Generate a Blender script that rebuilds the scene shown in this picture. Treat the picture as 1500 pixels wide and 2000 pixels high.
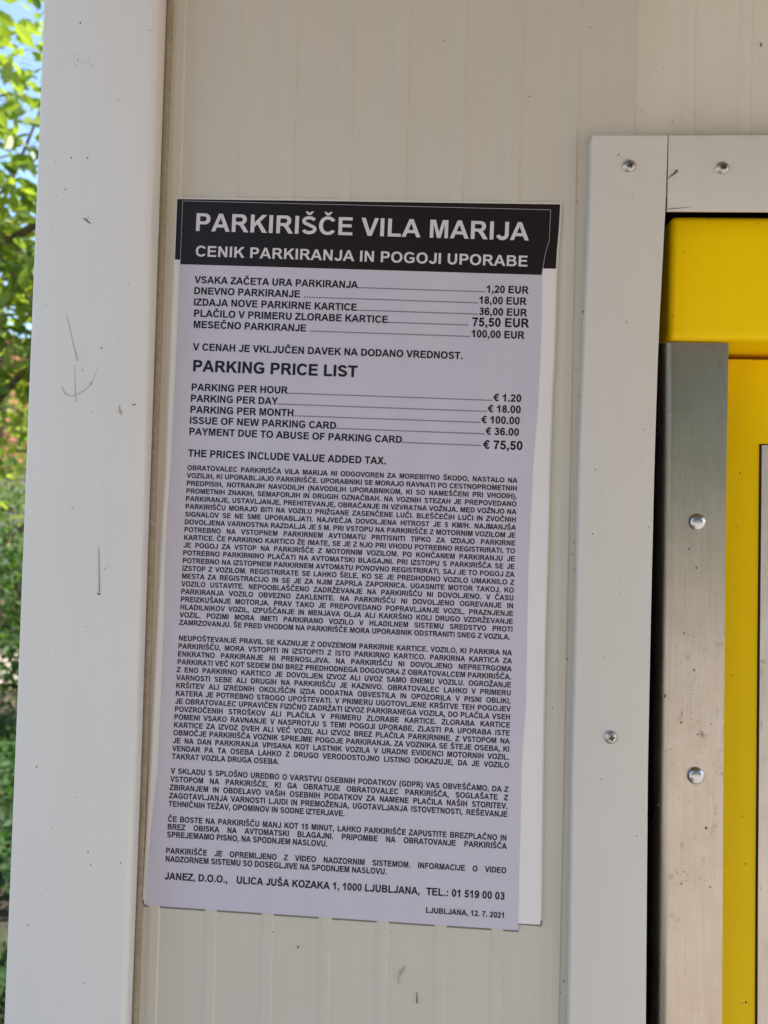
import bpy, bmesh, math, random
from mathutils import Vector, Matrix, noise
from mathutils.geometry import tessellate_polygon

random.seed(7)
for o in list(bpy.data.objects): bpy.data.objects.remove(o)
scene = bpy.context.scene
COL = scene.collection

# ------------------------------------------------------------------ camera
# world: wall in the plane y = 0, x to the right, z up, camera in front (y < 0)
CAM_POS = Vector((0.0, -0.63, 1.50))
xw = Vector((41750, -1000, 1500)).normalized()        # wall's x axis in camera space
zw = Vector((1843, 75000, -1500)).normalized()        # wall's z axis in camera space
yw = zw.cross(xw).normalized()
zw = xw.cross(yw).normalized()
ROT = Matrix((xw, yw, zw))                            # camera -> world
cam_d = bpy.data.cameras.new('camera'); cam = bpy.data.objects.new('camera', cam_d)
COL.objects.link(cam)
cam.matrix_world = Matrix.Translation(CAM_POS) @ ROT.to_4x4()
cam_d.sensor_fit = 'VERTICAL'; cam_d.sensor_height = 36.0; cam_d.lens = 27.0
cam_d.clip_start = 0.02; cam_d.clip_end = 600
cam_d.dof.use_dof = True; cam_d.dof.focus_distance = 0.625; cam_d.dof.aperture_fstop = 7.5
scene.camera = cam

def at(px, py, Y=0.0):
    """the place in the world, at depth Y, that the photograph shows at pixel px, py"""
    d = ROT @ Vector(((px - 750) / 1500.0, -(py - 1000) / 1500.0, -1.0))
    t = (Y - CAM_POS.y) / d.y
    return CAM_POS + d * t

# ------------------------------------------------------------------ light
SUN_EL, SUN_AZ = math.radians(53), math.radians(74)   # azimuth from +Y towards +X
world = bpy.data.worlds.new('World'); scene.world = world; world.use_nodes = True
wn = world.node_tree; bg = wn.nodes['Background']
sky = wn.nodes.new('ShaderNodeTexSky'); sky.sky_type = 'NISHITA'; sky.sun_disc = False
sky.sun_elevation = SUN_EL; sky.sun_rotation = SUN_AZ; sky.air_density = 1.0; sky.dust_density = 0.8; sky.ozone_density = 1.0
wn.links.new(sky.outputs[0], bg.inputs[0]); bg.inputs[1].default_value = 0.15
sd = bpy.data.lights.new('sun', 'SUN'); sd.energy = 4.5; sd.angle = math.radians(0.53); sd.color = (1.0, 0.95, 0.87)
so = bpy.data.objects.new('sun', sd); COL.objects.link(so)
sdir = Vector((math.cos(SUN_EL) * math.sin(SUN_AZ), math.cos(SUN_EL) * math.cos(SUN_AZ), math.sin(SUN_EL)))
so.rotation_euler = sdir.to_track_quat('Z', 'Y').to_euler(); so.location = (0, 0, 12)
scene.view_settings.view_transform = 'Standard'; scene.view_settings.look = 'None'
scene.view_settings.gamma = 1.0; scene.view_settings.use_curve_mapping = False
scene.view_settings.exposure = 1.49
try:
    scene.cycles.max_bounces = 8; scene.cycles.diffuse_bounces = 5; scene.cycles.use_denoising = True
    scene.cycles.transparent_max_bounces = 12
except Exception: pass

# ------------------------------------------------------------------ materials
def mat(name, col, rough=0.5, metal=0.0, **kw):
    m = bpy.data.materials.new(name); m.use_nodes = True
    b = m.node_tree.nodes['Principled BSDF']
    b.inputs['Base Color'].default_value = (*col, 1); b.inputs['Roughness'].default_value = rough
    b.inputs['Metallic'].default_value = metal
    for k, v in kw.items(): b.inputs[k.replace('_', ' ')].default_value = v
    return m
def N(m, t, **kw):
    n = m.node_tree.nodes.new(t)
    for k, v in kw.items(): setattr(n, k, v)
    return n
def L(m, a, b): m.node_tree.links.new(a, b)
def coords(m, scale=(1, 1, 1)):
    tc = N(m, 'ShaderNodeNewGeometry'); mp = N(m, 'ShaderNodeMapping')
    mp.inputs['Scale'].default_value = scale
    L(m, tc.outputs['Position'], mp.inputs[0]); return mp.outputs[0]
def noise_tex(m, vec, scale, detail=4, rough=0.55):
    n = N(m, 'ShaderNodeTexNoise'); n.inputs['Scale'].default_value = scale
    n.inputs['Detail'].default_value = detail; n.inputs['Roughness'].default_value = rough
    L(m, vec, n.inputs['Vector']); return n.outputs['Fac']
def ramp(m, fac, stops):
    r = N(m, 'ShaderNodeValToRGB'); e = r.color_ramp.elements
    while len(e) < len(stops): e.new(0.5)
    for i, (p, c) in enumerate(stops):
        e[i].position = p; e[i].color = (*c, 1) if len(c) == 3 else c
    L(m, fac, r.inputs[0]); return r.outputs[0]
def mix(m, fac, a, b, mode='MIX'):
    x = N(m, 'ShaderNodeMix', data_type='RGBA', blend_type=mode)
    if isinstance(fac, float): x.inputs[0].default_value = fac
    else: L(m, fac, x.inputs[0])
    for i, v in ((6, a), (7, b)):
        if isinstance(v, tuple): x.inputs[i].default_value = (*v, 1)
        else: L(m, v, x.inputs[i])
    return x.outputs[2]
def bump(m, fac, strength, dist):
    b = N(m, 'ShaderNodeBump'); b.inputs['Strength'].default_value = strength; b.inputs['Distance'].default_value = dist
    L(m, fac, b.inputs['Height'])
    L(m, b.outputs[0], m.node_tree.nodes['Principled BSDF'].inputs['Normal'])

def painted(name, col, rough=0.42, dirt=(0.16, 0.12, 0.07), streak=0.10, speck=True, blot=0.10, tile=900):
    """coated sheet metal with faint vertical streaks, blotches and fly specks"""
    m = mat(name, col, rough)
    P = m.node_tree.nodes['Principled BSDF']
    base = col
    s = noise_tex(m, coords(m, (1, 1, 0.06)), 70, 5, 0.6)
    sr = ramp(m, s, [(0.45, (0, 0, 0)), (0.85, (1, 1, 1))])
    k = N(m, 'ShaderNodeMath', operation='MULTIPLY'); k.inputs[1].default_value = streak; L(m, sr, k.inputs[0])
    c = mix(m, k.outputs[0], base, dirt)
    bl = noise_tex(m, coords(m), 9, 6, 0.65)
    br = ramp(m, bl, [(0.42, (0, 0, 0)), (0.78, (1, 1, 1))])
    k2 = N(m, 'ShaderNodeMath', operation='MULTIPLY'); k2.inputs[1].default_value = blot; L(m, br, k2.inputs[0])
    c = mix(m, k2.outputs[0], c, (col[0] * .72, col[1] * .68, col[2] * .55))
    if speck:
        v = N(m, 'ShaderNodeTexVoronoi'); v.inputs['Scale'].default_value = 48; L(m, coords(m, (1, .2, 1)), v.inputs['Vector'])
        # only a few of the cells carry a speck, each with a size of its own
        sep = N(m, 'ShaderNodeSeparateColor'); L(m, v.outputs['Color'], sep.inputs[0])
        sz = N(m, 'ShaderNodeMapRange'); L(m, sep.outputs[0], sz.inputs[0])
        sz.inputs[1].default_value = 0.62; sz.inputs[2].default_value = 1.0; sz.inputs[3].default_value = 0.0; sz.inputs[4].default_value = 0.022
        lt = N(m, 'ShaderNodeMath', operation='LESS_THAN'); L(m, v.outputs['Distance'], lt.inputs[0]); L(m, sz.outputs[0], lt.inputs[1])
        k3 = N(m, 'ShaderNodeMath', operation='MULTIPLY'); k3.inputs[1].default_value = 0.55; L(m, lt.outputs[0], k3.inputs[0])
        c = mix(m, k3.outputs[0], c, (0.10, 0.085, 0.06))
    L(m, c, P.inputs['Base Color'])
    op = noise_tex(m, coords(m), tile, 2, 0.5)
    bump(m, op, 0.06, 0.0004)
    rr = N(m, 'ShaderNodeMapRange'); L(m, bl, rr.inputs[0]); rr.inputs[3].default_value = rough - 0.08; rr.inputs[4].default_value = rough + 0.14
    L(m, rr.outputs[0], P.inputs['Roughness'])
    return m

M = {}
M['wall'] = painted('cream_panel_coating', (0.555, 0.51, 0.432), 0.48, streak=0.05, blot=0.14)
M['post'] = painted('grey_white_flashing', (0.68, 0.65, 0.61), 0.44, streak=0.05, blot=0.05)
M['trim'] = painted('grey_white_trim', (0.615, 0.575, 0.52), 0.46, streak=0.04, blot=0.06)
M['yellow'] = painted('yellow_powder_coat', (0.95, 0.63, 0.0), 0.40, dirt=(0.35, 0.2, 0.0), streak=0.06, blot=0.10)
M['yellow'].node_tree.nodes['Principled BSDF'].inputs['Specular IOR Level'].default_value = 0.14
M['black'] = mat('dark_cavity_paint', (0.012, 0.010, 0.009), 0.7)
M['gasket'] = mat('rubber_gasket', (0.02, 0.018, 0.016), 0.8)
M['sealant'] = mat('dirty_sealant', (0.25, 0.20, 0.14), 0.8)
c = noise_tex(M['sealant'], coords(M['sealant']), 220, 4)
L(M['sealant'], ramp(M['sealant'], c, [(0.3, (0.26, 0.205, 0.14)), (0.7, (0.35, 0.29, 0.21))]), M['sealant'].node_tree.nodes['Principled BSDF'].inputs['Base Color'])
bump(M['sealant'], c, 0.2, 0.0005)

def brushed(name, col, r0, r1, aniso=True):
    m = mat(name, col, 0.3, 1.0)
    P = m.node_tree.nodes['Principled BSDF']
    st = noise_tex(m, coords(m, (1, 1, 0.02)), 1800, 3, 0.6)
    sm = noise_tex(m, coords(m, (1, 1, 0.7)), 30, 6, 0.7)
    sp = noise_tex(m, coords(m, (1, 1, 0.6)), 95, 5, 0.7)
    grime = ramp(m, sp, [(0.60, (0, 0, 0)), (0.72, (1, 1, 1))])
    area = ramp(m, noise_tex(m, coords(m), 13, 3), [(0.36, (0, 0, 0)), (0.56, (1, 1, 1))])
    g = N(m, 'ShaderNodeMath', operation='MULTIPLY'); L(m, grime, g.inputs[0])
    sx_ = N(m, 'ShaderNodeSeparateXYZ'); gp = N(m, 'ShaderNodeNewGeometry'); L(m, gp.outputs['Position'], sx_.inputs[0])
    zr = N(m, 'ShaderNodeMapRange'); L(m, sx_.outputs[2], zr.inputs[0]); zr.inputs[1].default_value = 1.50; zr.inputs[2].default_value = 1.43
    ga = N(m, 'ShaderNodeMath', operation='MULTIPLY'); L(m, area, ga.inputs[0]); L(m, zr.outputs[0], ga.inputs[1]); L(m, ga.outputs[0], g.inputs[1])
    k = N(m, 'ShaderNodeMath', operation='MULTIPLY'); k.inputs[1].default_value = 0.62; L(m, g.outputs[0], k.inputs[0])
    c = mix(m, ramp(m, sm, [(0.35, (0, 0, 0)), (0.7, (1, 1, 1))]), col, (col[0] * .88, col[1] * .85, col[2] * .80))
    gr = noise_tex(m, coords(m, (1, 1, 0.03)), 520, 3, 0.6)
    c = mix(m, ramp(m, gr, [(0.40, (0, 0, 0)), (0.75, (.38, .38, .38))]), c, (col[0] * .70, col[1] * .68, col[2] * .66))
    c = mix(m, k.outputs[0], c, (0.10, 0.085, 0.06))
    L(m, c, P.inputs['Base Color'])
    rr = N(m, 'ShaderNodeMapRange'); L(m, noise_tex(m, coords(m, (1, 1, .8)), 16, 1), rr.inputs[0]); rr.inputs[1].default_value = 0.3; rr.inputs[2].default_value = 0.7
    rr.inputs[3].default_value = r0; rr.inputs[4].default_value = r1
    L(m, rr.outputs[0], P.inputs['Roughness'])
    bump(m, st, 0.22, 0.0003)
    return m
M['steel'] = brushed('brushed_stainless_steel', (0.50, 0.46, 0.415), 0.26, 0.33)
M['steel2'] = brushed('dull_stainless_panel', (0.60, 0.56, 0.53), 0.42, 0.55)
M['screw'] = mat('zinc_plated_screw', (0.50, 0.49, 0.46), 0.42, 1.0)
M['recess'] = mat('screw_recess', (0.05, 0.045, 0.04), 0.7, 0.4)
M['bolt'] = mat('polished_bolt', (0.52, 0.51, 0.52), 0.24, 1.0)

def paper(name, col, gloss, spec=True):
    m = mat(name, col, 0.5)
    P = m.node_tree.nodes['Principled BSDF']
    P.inputs['Coat Weight'].default_value = gloss; P.inputs['Coat Roughness'].default_value = 0.22
    n = noise_tex(m, coords(m, (1, 1, 0.25)), 34, 4)
    c = mix(m, ramp(m, n, [(0.35, (0, 0, 0)), (0.75, (1, 1, 1))]), col, (col[0] * .95, col[1] * .94, col[2] * .965))
    if spec:
        v = N(m, 'ShaderNodeTexVoronoi'); v.inputs['Scale'].default_value = 42; L(m, coords(m, (1, .2, 1)), v.inputs['Vector'])
        sep = N(m, 'ShaderNodeSeparateColor'); L(m, v.outputs['Color'], sep.inputs[0])
        sz = N(m, 'ShaderNodeMapRange'); L(m, sep.outputs[0], sz.inputs[0])
        sz.inputs[1].default_value = 0.8; sz.inputs[2].default_value = 1.0; sz.inputs[3].default_value = 0.0; sz.inputs[4].default_value = 0.018
        lt = N(m, 'ShaderNodeMath', operation='LESS_THAN'); L(m, v.outputs['Distance'], lt.inputs[0]); L(m, sz.outputs[0], lt.inputs[1])
        k3 = N(m, 'ShaderNodeMath', operation='MULTIPLY'); k3.inputs[1].default_value = 0.45; L(m, lt.outputs[0], k3.inputs[0])
        c = mix(m, k3.outputs[0], c, (0.12, 0.10, 0.10))
    L(m, c, P.inputs['Base Color'])
    w = noise_tex(m, coords(m, (1, 1, 0.5)), 26, 3)
    bump(m, w, 0.4, 0.0014)
    return m
M['paper'] = paper('lilac_white_laminated_paper', (0.53, 0.49, 0.56), 0.3)
M['paper_old'] = paper('white_laminated_paper', (0.74, 0.70, 0.69), 0.15)
M['ink_black'] = paper('black_print_band', (0.010, 0.006, 0.007), 0.12, False)
M['sticker'] = paper('sticker_paper', (0.56, 0.50, 0.585), 0.3, False)
M['ink'] = mat('black_ink', (0.012, 0.010, 0.018), 0.5, Specular_IOR_Level=0.2, Coat_Weight=0.10, Coat_Roughness=0.22)
M['ink_black'].node_tree.nodes['Principled BSDF'].inputs['Specular IOR Level'].default_value = 0.25
M['ink_white'] = mat('unprinted_white_letters', (0.60, 0.555, 0.585), 0.5, Coat_Weight=0.10, Coat_Roughness=0.22)
M['film'] = mat('laminating_film', (0.60, 0.56, 0.47), 0.3)

# ------------------------------------------------------------------ object helpers
def link(name, me, m=None, parent=None, label=None, cat=None, group=None, kind=None):
    o = bpy.data.objects.new(name, me); COL.objects.link(o)
    if m is not None and me is not None and not me.materials:
        for mm in (m if isinstance(m, (list, tuple)) else [m]): me.materials.append(mm)
    if parent is not None: o.parent = parent
    for k, v in (('label', label), ('category', cat), ('group', group), ('kind', kind)):
        if v: o[k] = v
    return o
def mesh(name, vs, fs, mi=None, smooth=False):
    me = bpy.data.meshes.new(name); me.from_pydata([tuple(v) for v in vs], [], fs); me.update()
    if mi: me.polygons.foreach_set('material_index', mi)
    if smooth: me.polygons.foreach_set('use_smooth', [True] * len(me.polygons))
    return me
def empty(name, loc, label, cat, group=None):
    o = bpy.data.objects.new(name, None); COL.objects.link(o); o.location = loc
    o['label'] = label; o['category'] = cat
    if group: o['group'] = group
    o.empty_display_size = 0.05
    return o
def adopt(o, parent):
    """make o a child of parent while it keeps its place in the world"""
    o.parent = parent; o.matrix_parent_inverse = Matrix.Translation(parent.location).inverted()
def box(name, a, b, m, parent=None, bevel=0.0, seg=3, **kw):
    bm = bmesh.new(); bmesh.ops.create_cube(bm, size=1.0)
    a, b = Vector(a), Vector(b)
    for v in bm.verts: v.co = Vector([(a[i] + b[i]) / 2 + v.co[i] * (b[i] - a[i]) for i in range(3)])
    if bevel > 0: bmesh.ops.bevel(bm, geom=bm.edges[:], offset=bevel, segments=seg, affect='EDGES', profile=0.5)
    me = bpy.data.meshes.new(name); bm.to_mesh(me); bm.free()
    if bevel > 0:
        for p in me.polygons: p.use_smooth = True
        smooth_by_angle(me)
    o = link(name, me, m, None, **kw)
    if parent is not None: adopt(o, parent)
    return o
def smooth_by_angle(me, ang=35):
    bm = bmesh.new(); bm.from_mesh(me)
    for e in bm.edges:
        if len(e.link_faces) == 2 and e.calc_face_angle(0) > math.radians(ang): e.smooth = False
    bm.to_mesh(me); bm.free()
def lerp_line(pts):
    def f(t):
        if t <= pts[0][0]: i = 0
        elif t >= pts[-1][0]: i = len(pts) - 2
        else:
            i = max(k for k in range(len(pts) - 1) if pts[k][0] <= t)
        (a, u), (b, w) = pts[i], pts[i + 1]
        return u + (w - u) * (t - a) / (b - a)
    return f
def xline(pix, Y):
    """world x as a function of height along an upright edge given by its pixels"""
    q = sorted((at(x, y, Y).z, at(x, y, Y).x) for x, y in pix); return lerp_line(q)
def zline(pix, Y):
    q = sorted((at(x, y, Y).x, at(x, y, Y).z) for x, y in pix); return lerp_line(q)
def sweep_z(name, profile, zs, m, parent, closed=True, ends=True, smooth=True, **kw):
    """profile(z) -> list of (x, y); swept through the heights zs"""
    vs, fs = [], []
    n = len(profile(zs[0]))
    for z in zs: vs += [(x, y, z) for x, y in profile(z)]
    for j in range(len(zs) - 1):
        for i in range(n if closed else n - 1):
            k = (i + 1) % n
            fs.append((j * n + i, j * n + k, (j + 1) * n + k, (j + 1) * n + i))
    if closed and ends:
        fs.append(tuple(range(n))[::-1]); fs.append(tuple((len(zs) - 1) * n + i for i in range(n)))
    me = mesh(name, vs, fs, smooth=smooth)
    bm = bmesh.new(); bm.from_mesh(me); bmesh.ops.recalc_face_normals(bm, faces=bm.faces[:]); bm.to_mesh(me); bm.free()
    if smooth: smooth_by_angle(me, 32)
    o = link(name, me, m, None, **kw)
    if parent is not None: adopt(o, parent)
    return o
def corner(cx, cy, r, a0, a1, n=6):
    return [(cx + r * math.cos(math.radians(a0 + (a1 - a0) * i / n)), cy + r * math.sin(math.radians(a0 + (a1 - a0) * i / n))) for i in range(n + 1)]

# ------------------------------------------------------------------ ground
def ground_mat():
    m = mat('shaded_garden_soil', (0.1, 0.08, 0.05), 0.95)
    P = m.node_tree.nodes['Principled BSDF']
    n1 = noise_tex(m, coords(m), 3.0, 8, 0.7); n2 = noise_tex(m, coords(m), 45, 6, 0.75)
    c = ramp(m, n1, [(0.35, (0.022, 0.016, 0.010)), (0.55, (0.045, 0.033, 0.02)), (0.7, (0.035, 0.042, 0.014))])
    c = mix(m, ramp(m, n2, [(0.45, (0, 0, 0)), (0.7, (1, 1, 1))]), c, (0.085, 0.06, 0.04))
    L(m, c, P.inputs['Base Color']); bump(m, n2, 0.8, 0.02); return m
def paving_mat():
    m = mat('sandy_asphalt', (0.3, 0.26, 0.22), 0.9)
    P = m.node_tree.nodes['Principled BSDF']
    n1 = noise_tex(m, coords(m), 1.2, 6, 0.65); n2 = noise_tex(m, coords(m), 160, 4, 0.8)
    c = ramp(m, n1, [(0.3, (0.29, 0.25, 0.21)), (0.7, (0.37, 0.325, 0.275))])
    c = mix(m, ramp(m, n2, [(0.4, (0, 0, 0)), (0.7, (1, 1, 1))]), c, (0.26, 0.225, 0.19))
    L(m, c, P.inputs['Base Color']); bump(m, n2, 0.5, 0.004); return m
M['soil'] = ground_mat(); M['paving'] = paving_mat()
def ground_sheet():
    xs = [-300, -120, -40] + [-12 + i * 0.5 for i in range(49)] + [40, 120, 300]
    ys = [0.0] + [0.5 * i for i in range(1, 33)] + [30, 80, 300]
    vs = [(x, y, (0.05 * noise.noise(Vector((x * .8, y * .8, 0))) if abs(x) < 12 and 0.4 < y < 16 else 0) - 0.03) for y in ys for x in xs]
    n = len(xs)
    fs = [(j * n + i, j * n + i + 1, (j + 1) * n + i + 1, (j + 1) * n + i) for j in range(len(ys) - 1) for i in range(n - 1)]
    return mesh('garden_ground', vs, fs, smooth=True)
link('garden_ground', ground_sheet(), M['soil'], kind='structure', label='dark soil and leaf litter under the trees')
link('forecourt_paving', mesh('forecourt_paving', [(-300, -300, 0.0), (300, -300, 0.0), (300, 0.0, 0.0), (-300, 0.0, 0.0)], [(0, 1, 2, 3)]), M['paving'],
     kind='structure', label='sandy grey parking forecourt in front of the kiosk')
pv = mat('pale_path_gravel', (0.46, 0.36, 0.31), 0.95); nn = noise_tex(pv, coords(pv), 60, 5, 0.8)
L(pv, ramp(pv, nn, [(0.35, (0.34, 0.27, 0.22)), (0.65, (0.56, 0.45, 0.38))]), pv.node_tree.nodes['Principled BSDF'].inputs['Base Color'])
link('garden_path', mesh('garden_path', [(-14, 5.6, .035), (3, 6.4, .035), (3, 8.6, .035), (-14, 7.6, .035)], [(0, 1, 2, 3)]), pv, kind='structure',
     label='pale sunlit gravel path behind the bushes')

# ------------------------------------------------------------------ kiosk
kiosk = empty('payment_kiosk', (0, 0, 0), 'cream sandwich-panel kiosk with ribbed front wall, white corner post and trim boards', 'kiosk')
ZTOP, ZBOT, XR = 2.17, 0.0, 1.35
Y_POST = -0.028
xr_post = xline([(325, 0), (308, 500), (291, 1000), (275, 1500), (256, 2000)], -0.002)
xf_post = xline([(303, 0), (288, 500), (275, 1000), (259, 1500), (240, 2000)], Y_POST)
xl_post = xline([(85, 0), (65.5, 500), (31, 1400), (6.6, 2000)], Y_POST)

# ribs: right edge of each shallow rib where the photograph shows it
rib_top = [364, 474, 583, 694, 802, 912, 1022, 1134, 1246, 1362, 1472]
rib_bot = [311, 423, 534, 647, 759, 873, 984, 1097, 1208, 1322, 1434]
ribs = []
for a, b in zip(rib_top, rib_bot):
    p, q = at(a, 0, -.001), at(b, 1790, -.001)
    ribs.append((p, q))
while ribs[-1][0].x < XR:
    d = Vector((0.0462, 0, 0)); ribs.append((ribs[-1][0] + d, ribs[-1][1] + d))
def rib_x(r, z):
    p, q = r; return p.x + (q.x - p.x) * (z - p.z) / (q.z - p.z)
RIB_H, RIB_W, RIB_S = 0.0010, 0.0066, 0.0055
def wall_profile(z):
    x0 = xr_post(z) + 0.0005
    pts = [(x0, 0.0)]
    for r in ribs:
        x = rib_x(r, z)
        if x - RIB_W - RIB_S < x0 + .002: continue
        hc = lambda t: -RIB_H * (1 - math.cos(math.pi * t)) / 2
        pts += [(x - RIB_W - RIB_S - .0008, 0.0)]
        pts += [(x - RIB_W - RIB_S + RIB_S * k / 6, hc(k / 6)) for k in range(7)] + [(x - RIB_W + .0008, -RIB_H), (x - .0017, -RIB_H)] + [(x - .0009 + .0013 * k / 4, hc(1 - k / 4)) for k in range(5)] + [(x + .0012, 0.0)]
    return pts
zo_top = zline([(1300, 413), (1500, 414)], 0.0)(0.35) + .012
zo_bot = 0.72
x_open = at(1235, 1000, 0).x
x_oend = x_open + 0.62
def wall_mesh():
    zs = [ZBOT, zo_bot, 1.0, 1.3, 1.6, zo_top, 2.1, ZTOP]
    n = min(len(wall_profile(z)) for z in zs)
    vs, fs = [], []
    for z in zs: vs += [(x, y, z) for x, y in wall_profile(z)[-n:]]
    for j in range(len(zs) - 1):
        for i in range(n - 1):
            xm = (vs[j * n + i][0] + vs[j * n + i + 1][0]) / 2
            if x_open < xm < x_oend and zo_bot - .01 < zs[j] < zo_top - .01: continue
            fs.append((j * n + i, j * n + i + 1, (j + 1) * n + i + 1, (j + 1) * n + i))
    return mesh('front_wall', vs, fs, smooth=True)
wall = link('front_wall', wall_mesh(), M['wall'], kiosk)
sol = wall.modifiers.new('thickness', 'SOLIDIFY'); sol.thickness = 0.003; sol.offset = -1
# sealant bead between post and wall
def bead_prof(z):
    x = xr_post(z) - 0.0006; w = 0.0062
    return [(x, 0.001)] + [(x + w * i / 6.0, -0.0022 * math.sin(math.pi * i / 6.0) ** .6 - .0003 + 0.0004 * noise.noise(Vector((i * 3.1, 0, z * 60)))) for i in range(7)] + [(x + w, 0.001)]
sweep_z('sealant_bead', bead_prof, [0.0, .6] + [0.75 + i * 0.01 for i in range(140)] + [ZTOP], M['sealant'], kiosk)
# corner post: folded flashing with a rounded right edge and a return to the wall
def post_prof(z):
    xl, xf, xr = xl_post(z), xf_post(z), xr_post(z)
    R = 0.005
    ang = math.degrees(math.atan2(xr - xf, abs(Y_POST)))
    p = corner(xl + .002, Y_POST + .002, .002, 180, 270, 3)
    p += corner(xf - R + .0015, Y_POST + R, R, 270, 360 - ang, 6)
    p += [(xr, -0.0004), (xr - .001, .012), (xl, .012)]
    return p
sweep_z('corner_post', post_prof, [0.0, 0.5] + [0.8 + i * 0.1 for i in range(13)] + [ZTOP], M['post'], kiosk, label='white folded metal corner post at the left end of the wall')
xL0 = xl_post(1.5)
box('side_wall', (xL0 + .004, .013, 0), (xL0 + .05, 1.6, ZTOP), M['wall'], kiosk)
box('rear_wall', (xL0 + .051, 1.55, 0), (XR + .05, 1.6, ZTOP), M['wall'], kiosk)
box('end_wall', (XR + .004, .004, 0), (XR + .05, 1.549, ZTOP), M['wall'], kiosk)
# roof canopy with boarded soffit
M['soffit'] = mat('brown_boarded_soffit', (0.24, 0.16, 0.095), 0.6)
c = noise_tex(M['soffit'], coords(M['soffit'], (1, 12, 1)), 8, 5)
L(M['soffit'], ramp(M['soffit'], c, [(0.3, (0.19, 0.125, 0.07)), (0.7, (0.30, 0.205, 0.125))]), M['soffit'].node_tree.nodes['Principled BSDF'].inputs['Base Color'])
roof = box('roof_canopy', (xL0 - .10, -2.10, ZTOP + .02), (XR + .3, 1.8, ZTOP + .12), M['post'], kiosk, 0.01)
for i in range(27):
    y0 = -2.08 + i * 0.075
    box('soffit_board', (xL0 - .09, y0, ZTOP + .002), (XR + .29, y0 + .071, ZTOP + .0195), M['soffit'], None, 0.002, 1).parent = roof

# trim boards round the machine opening
TY = -0.012
tl = xline([(1157, 260), (1154, 380), (1133.6, 900), (1127, 1200), (1119.5, 1500), (1112, 2000)], TY)
tr = xline([(1305, 262), (1300, 410), (1286.5, 670), (1279, 900), (1272, 1200), (1266, 1500), (1262, 2000)], TY)
zt_top = at(1230, 260.5, TY).z
def trim_prof(z):
    a, b = tl(z), tr(z); r = .0018
    return [(a + .0004, -.0002)] + corner(a + r, TY + r, r, 180, 270, 4) + corner(b - r * .5, TY + r * .5, r * .5, 270, 360, 3) + [(b, -.0002)]
zs = [zo_bot - .06] + [0.95 + i * .03 for i in range(100) if 0.95 + i * .03 < zt_top - .01] + [zt_top - .0022, zt_top]
def trim_prof2(z):
    p = trim_prof(min(z, zt_top - .0022))
    if z >= zt_top - 1e-6:
        a, b = p[0][0], p[-1][0]
        p = [(min(max(x, a + .002), b - .0015), max(y, TY + .0015) if y < -.001 else y) for x, y in p]
    return p
tv = sweep_z('trim_board', trim_prof2, zs, M['trim'], kiosk, label='upright white trim board left of the yellow machine')
hx0 = tr(at(1305, 340, TY).z) + .0012
def hboard():
    HT = zline([(1306, 262.5), (1500, 262)], TY + .0008); HB = zline([(1300, 411.5), (1500, 412.5)], TY + .0008)
    vs, fs = [], []
    X = [hx0, 0.5, 0.62, x_oend + .06]
    for x in X:
        t, b = HT(x), HB(x); y = TY + .0008; r = .0015
        pr = [(-.0002, t)] + [(y + r - r * math.sin(math.radians(k * 22.5)), t - r + r * math.cos(math.radians(k * 22.5))) for k in range(5)] + \
             [(y + r * .6 - r * .6 * math.cos(math.radians(k * 22.5)), b + r * .6 - r * .6 * math.sin(math.radians(k * 22.5))) for k in range(5)] + [(y + .0026, b), (y + .0026, t - .004), (-.0002, t - .004)]
        if x == hx0: n = len(pr)
        vs += [(x, yy, z) for yy, z in pr]
    for j in range(len(X) - 1):
        for i in range(n):
            k = (i + 1) % n; fs.append((j * n + i, j * n + k, (j + 1) * n + k, (j + 1) * n + i))
    fs.append(tuple(range(n))); fs.append(tuple(3 * n + i for i in range(n))[::-1])
    me = mesh('trim_board', vs, fs, smooth=True)
    bm = bmesh.new(); bm.from_mesh(me); bmesh.ops.recalc_face_normals(bm, faces=bm.faces[:]); bm.to_mesh(me); bm.free()
    smooth_by_angle(me, 30); return me
th = link('trim_board', hboard(), M['trim'], kiosk, label='level white trim board above the yellow machine')
box('trim_board', (x_oend, TY, zo_bot - .06), (x_oend + .06, -.0002, at(1500, 413, TY).z - .002), M['trim'], kiosk, .0015, 2)
box('trim_board', (x_open - .055 + .11, TY, zo_bot - .12), (x_oend - .002, -.0002, zo_bot - .01), M['trim'], kiosk, .0015, 2)
# dark lining of the opening
lin = [(x_open - .03, .30), (x_oend + .03, .30), (x_oend + .03, .0032), (x_open - .03, .0032)]
def lining():
    vs, fs = [], []
    z0, z1 = zo_bot - .02, zo_top + .03
    vs = [(x_open - .03, .0035, z0), (x_open - .03, .35, z0), (x_oend + .03, .35, z0), (x_oend + .03, .0035, z0),
          (x_open - .03, .0035, z1), (x_open - .03, .35, z1), (x_oend + .03, .35, z1), (x_oend + .03, .0035, z1)]
    fs = [(0, 1, 5, 4), (1, 2, 6, 5), (2, 3, 7, 6), (0, 3, 2, 1), (4, 5, 6, 7)]
    return mesh('opening_lining', vs, fs)
link('opening_lining', lining(), M['black'], kiosk)

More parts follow.
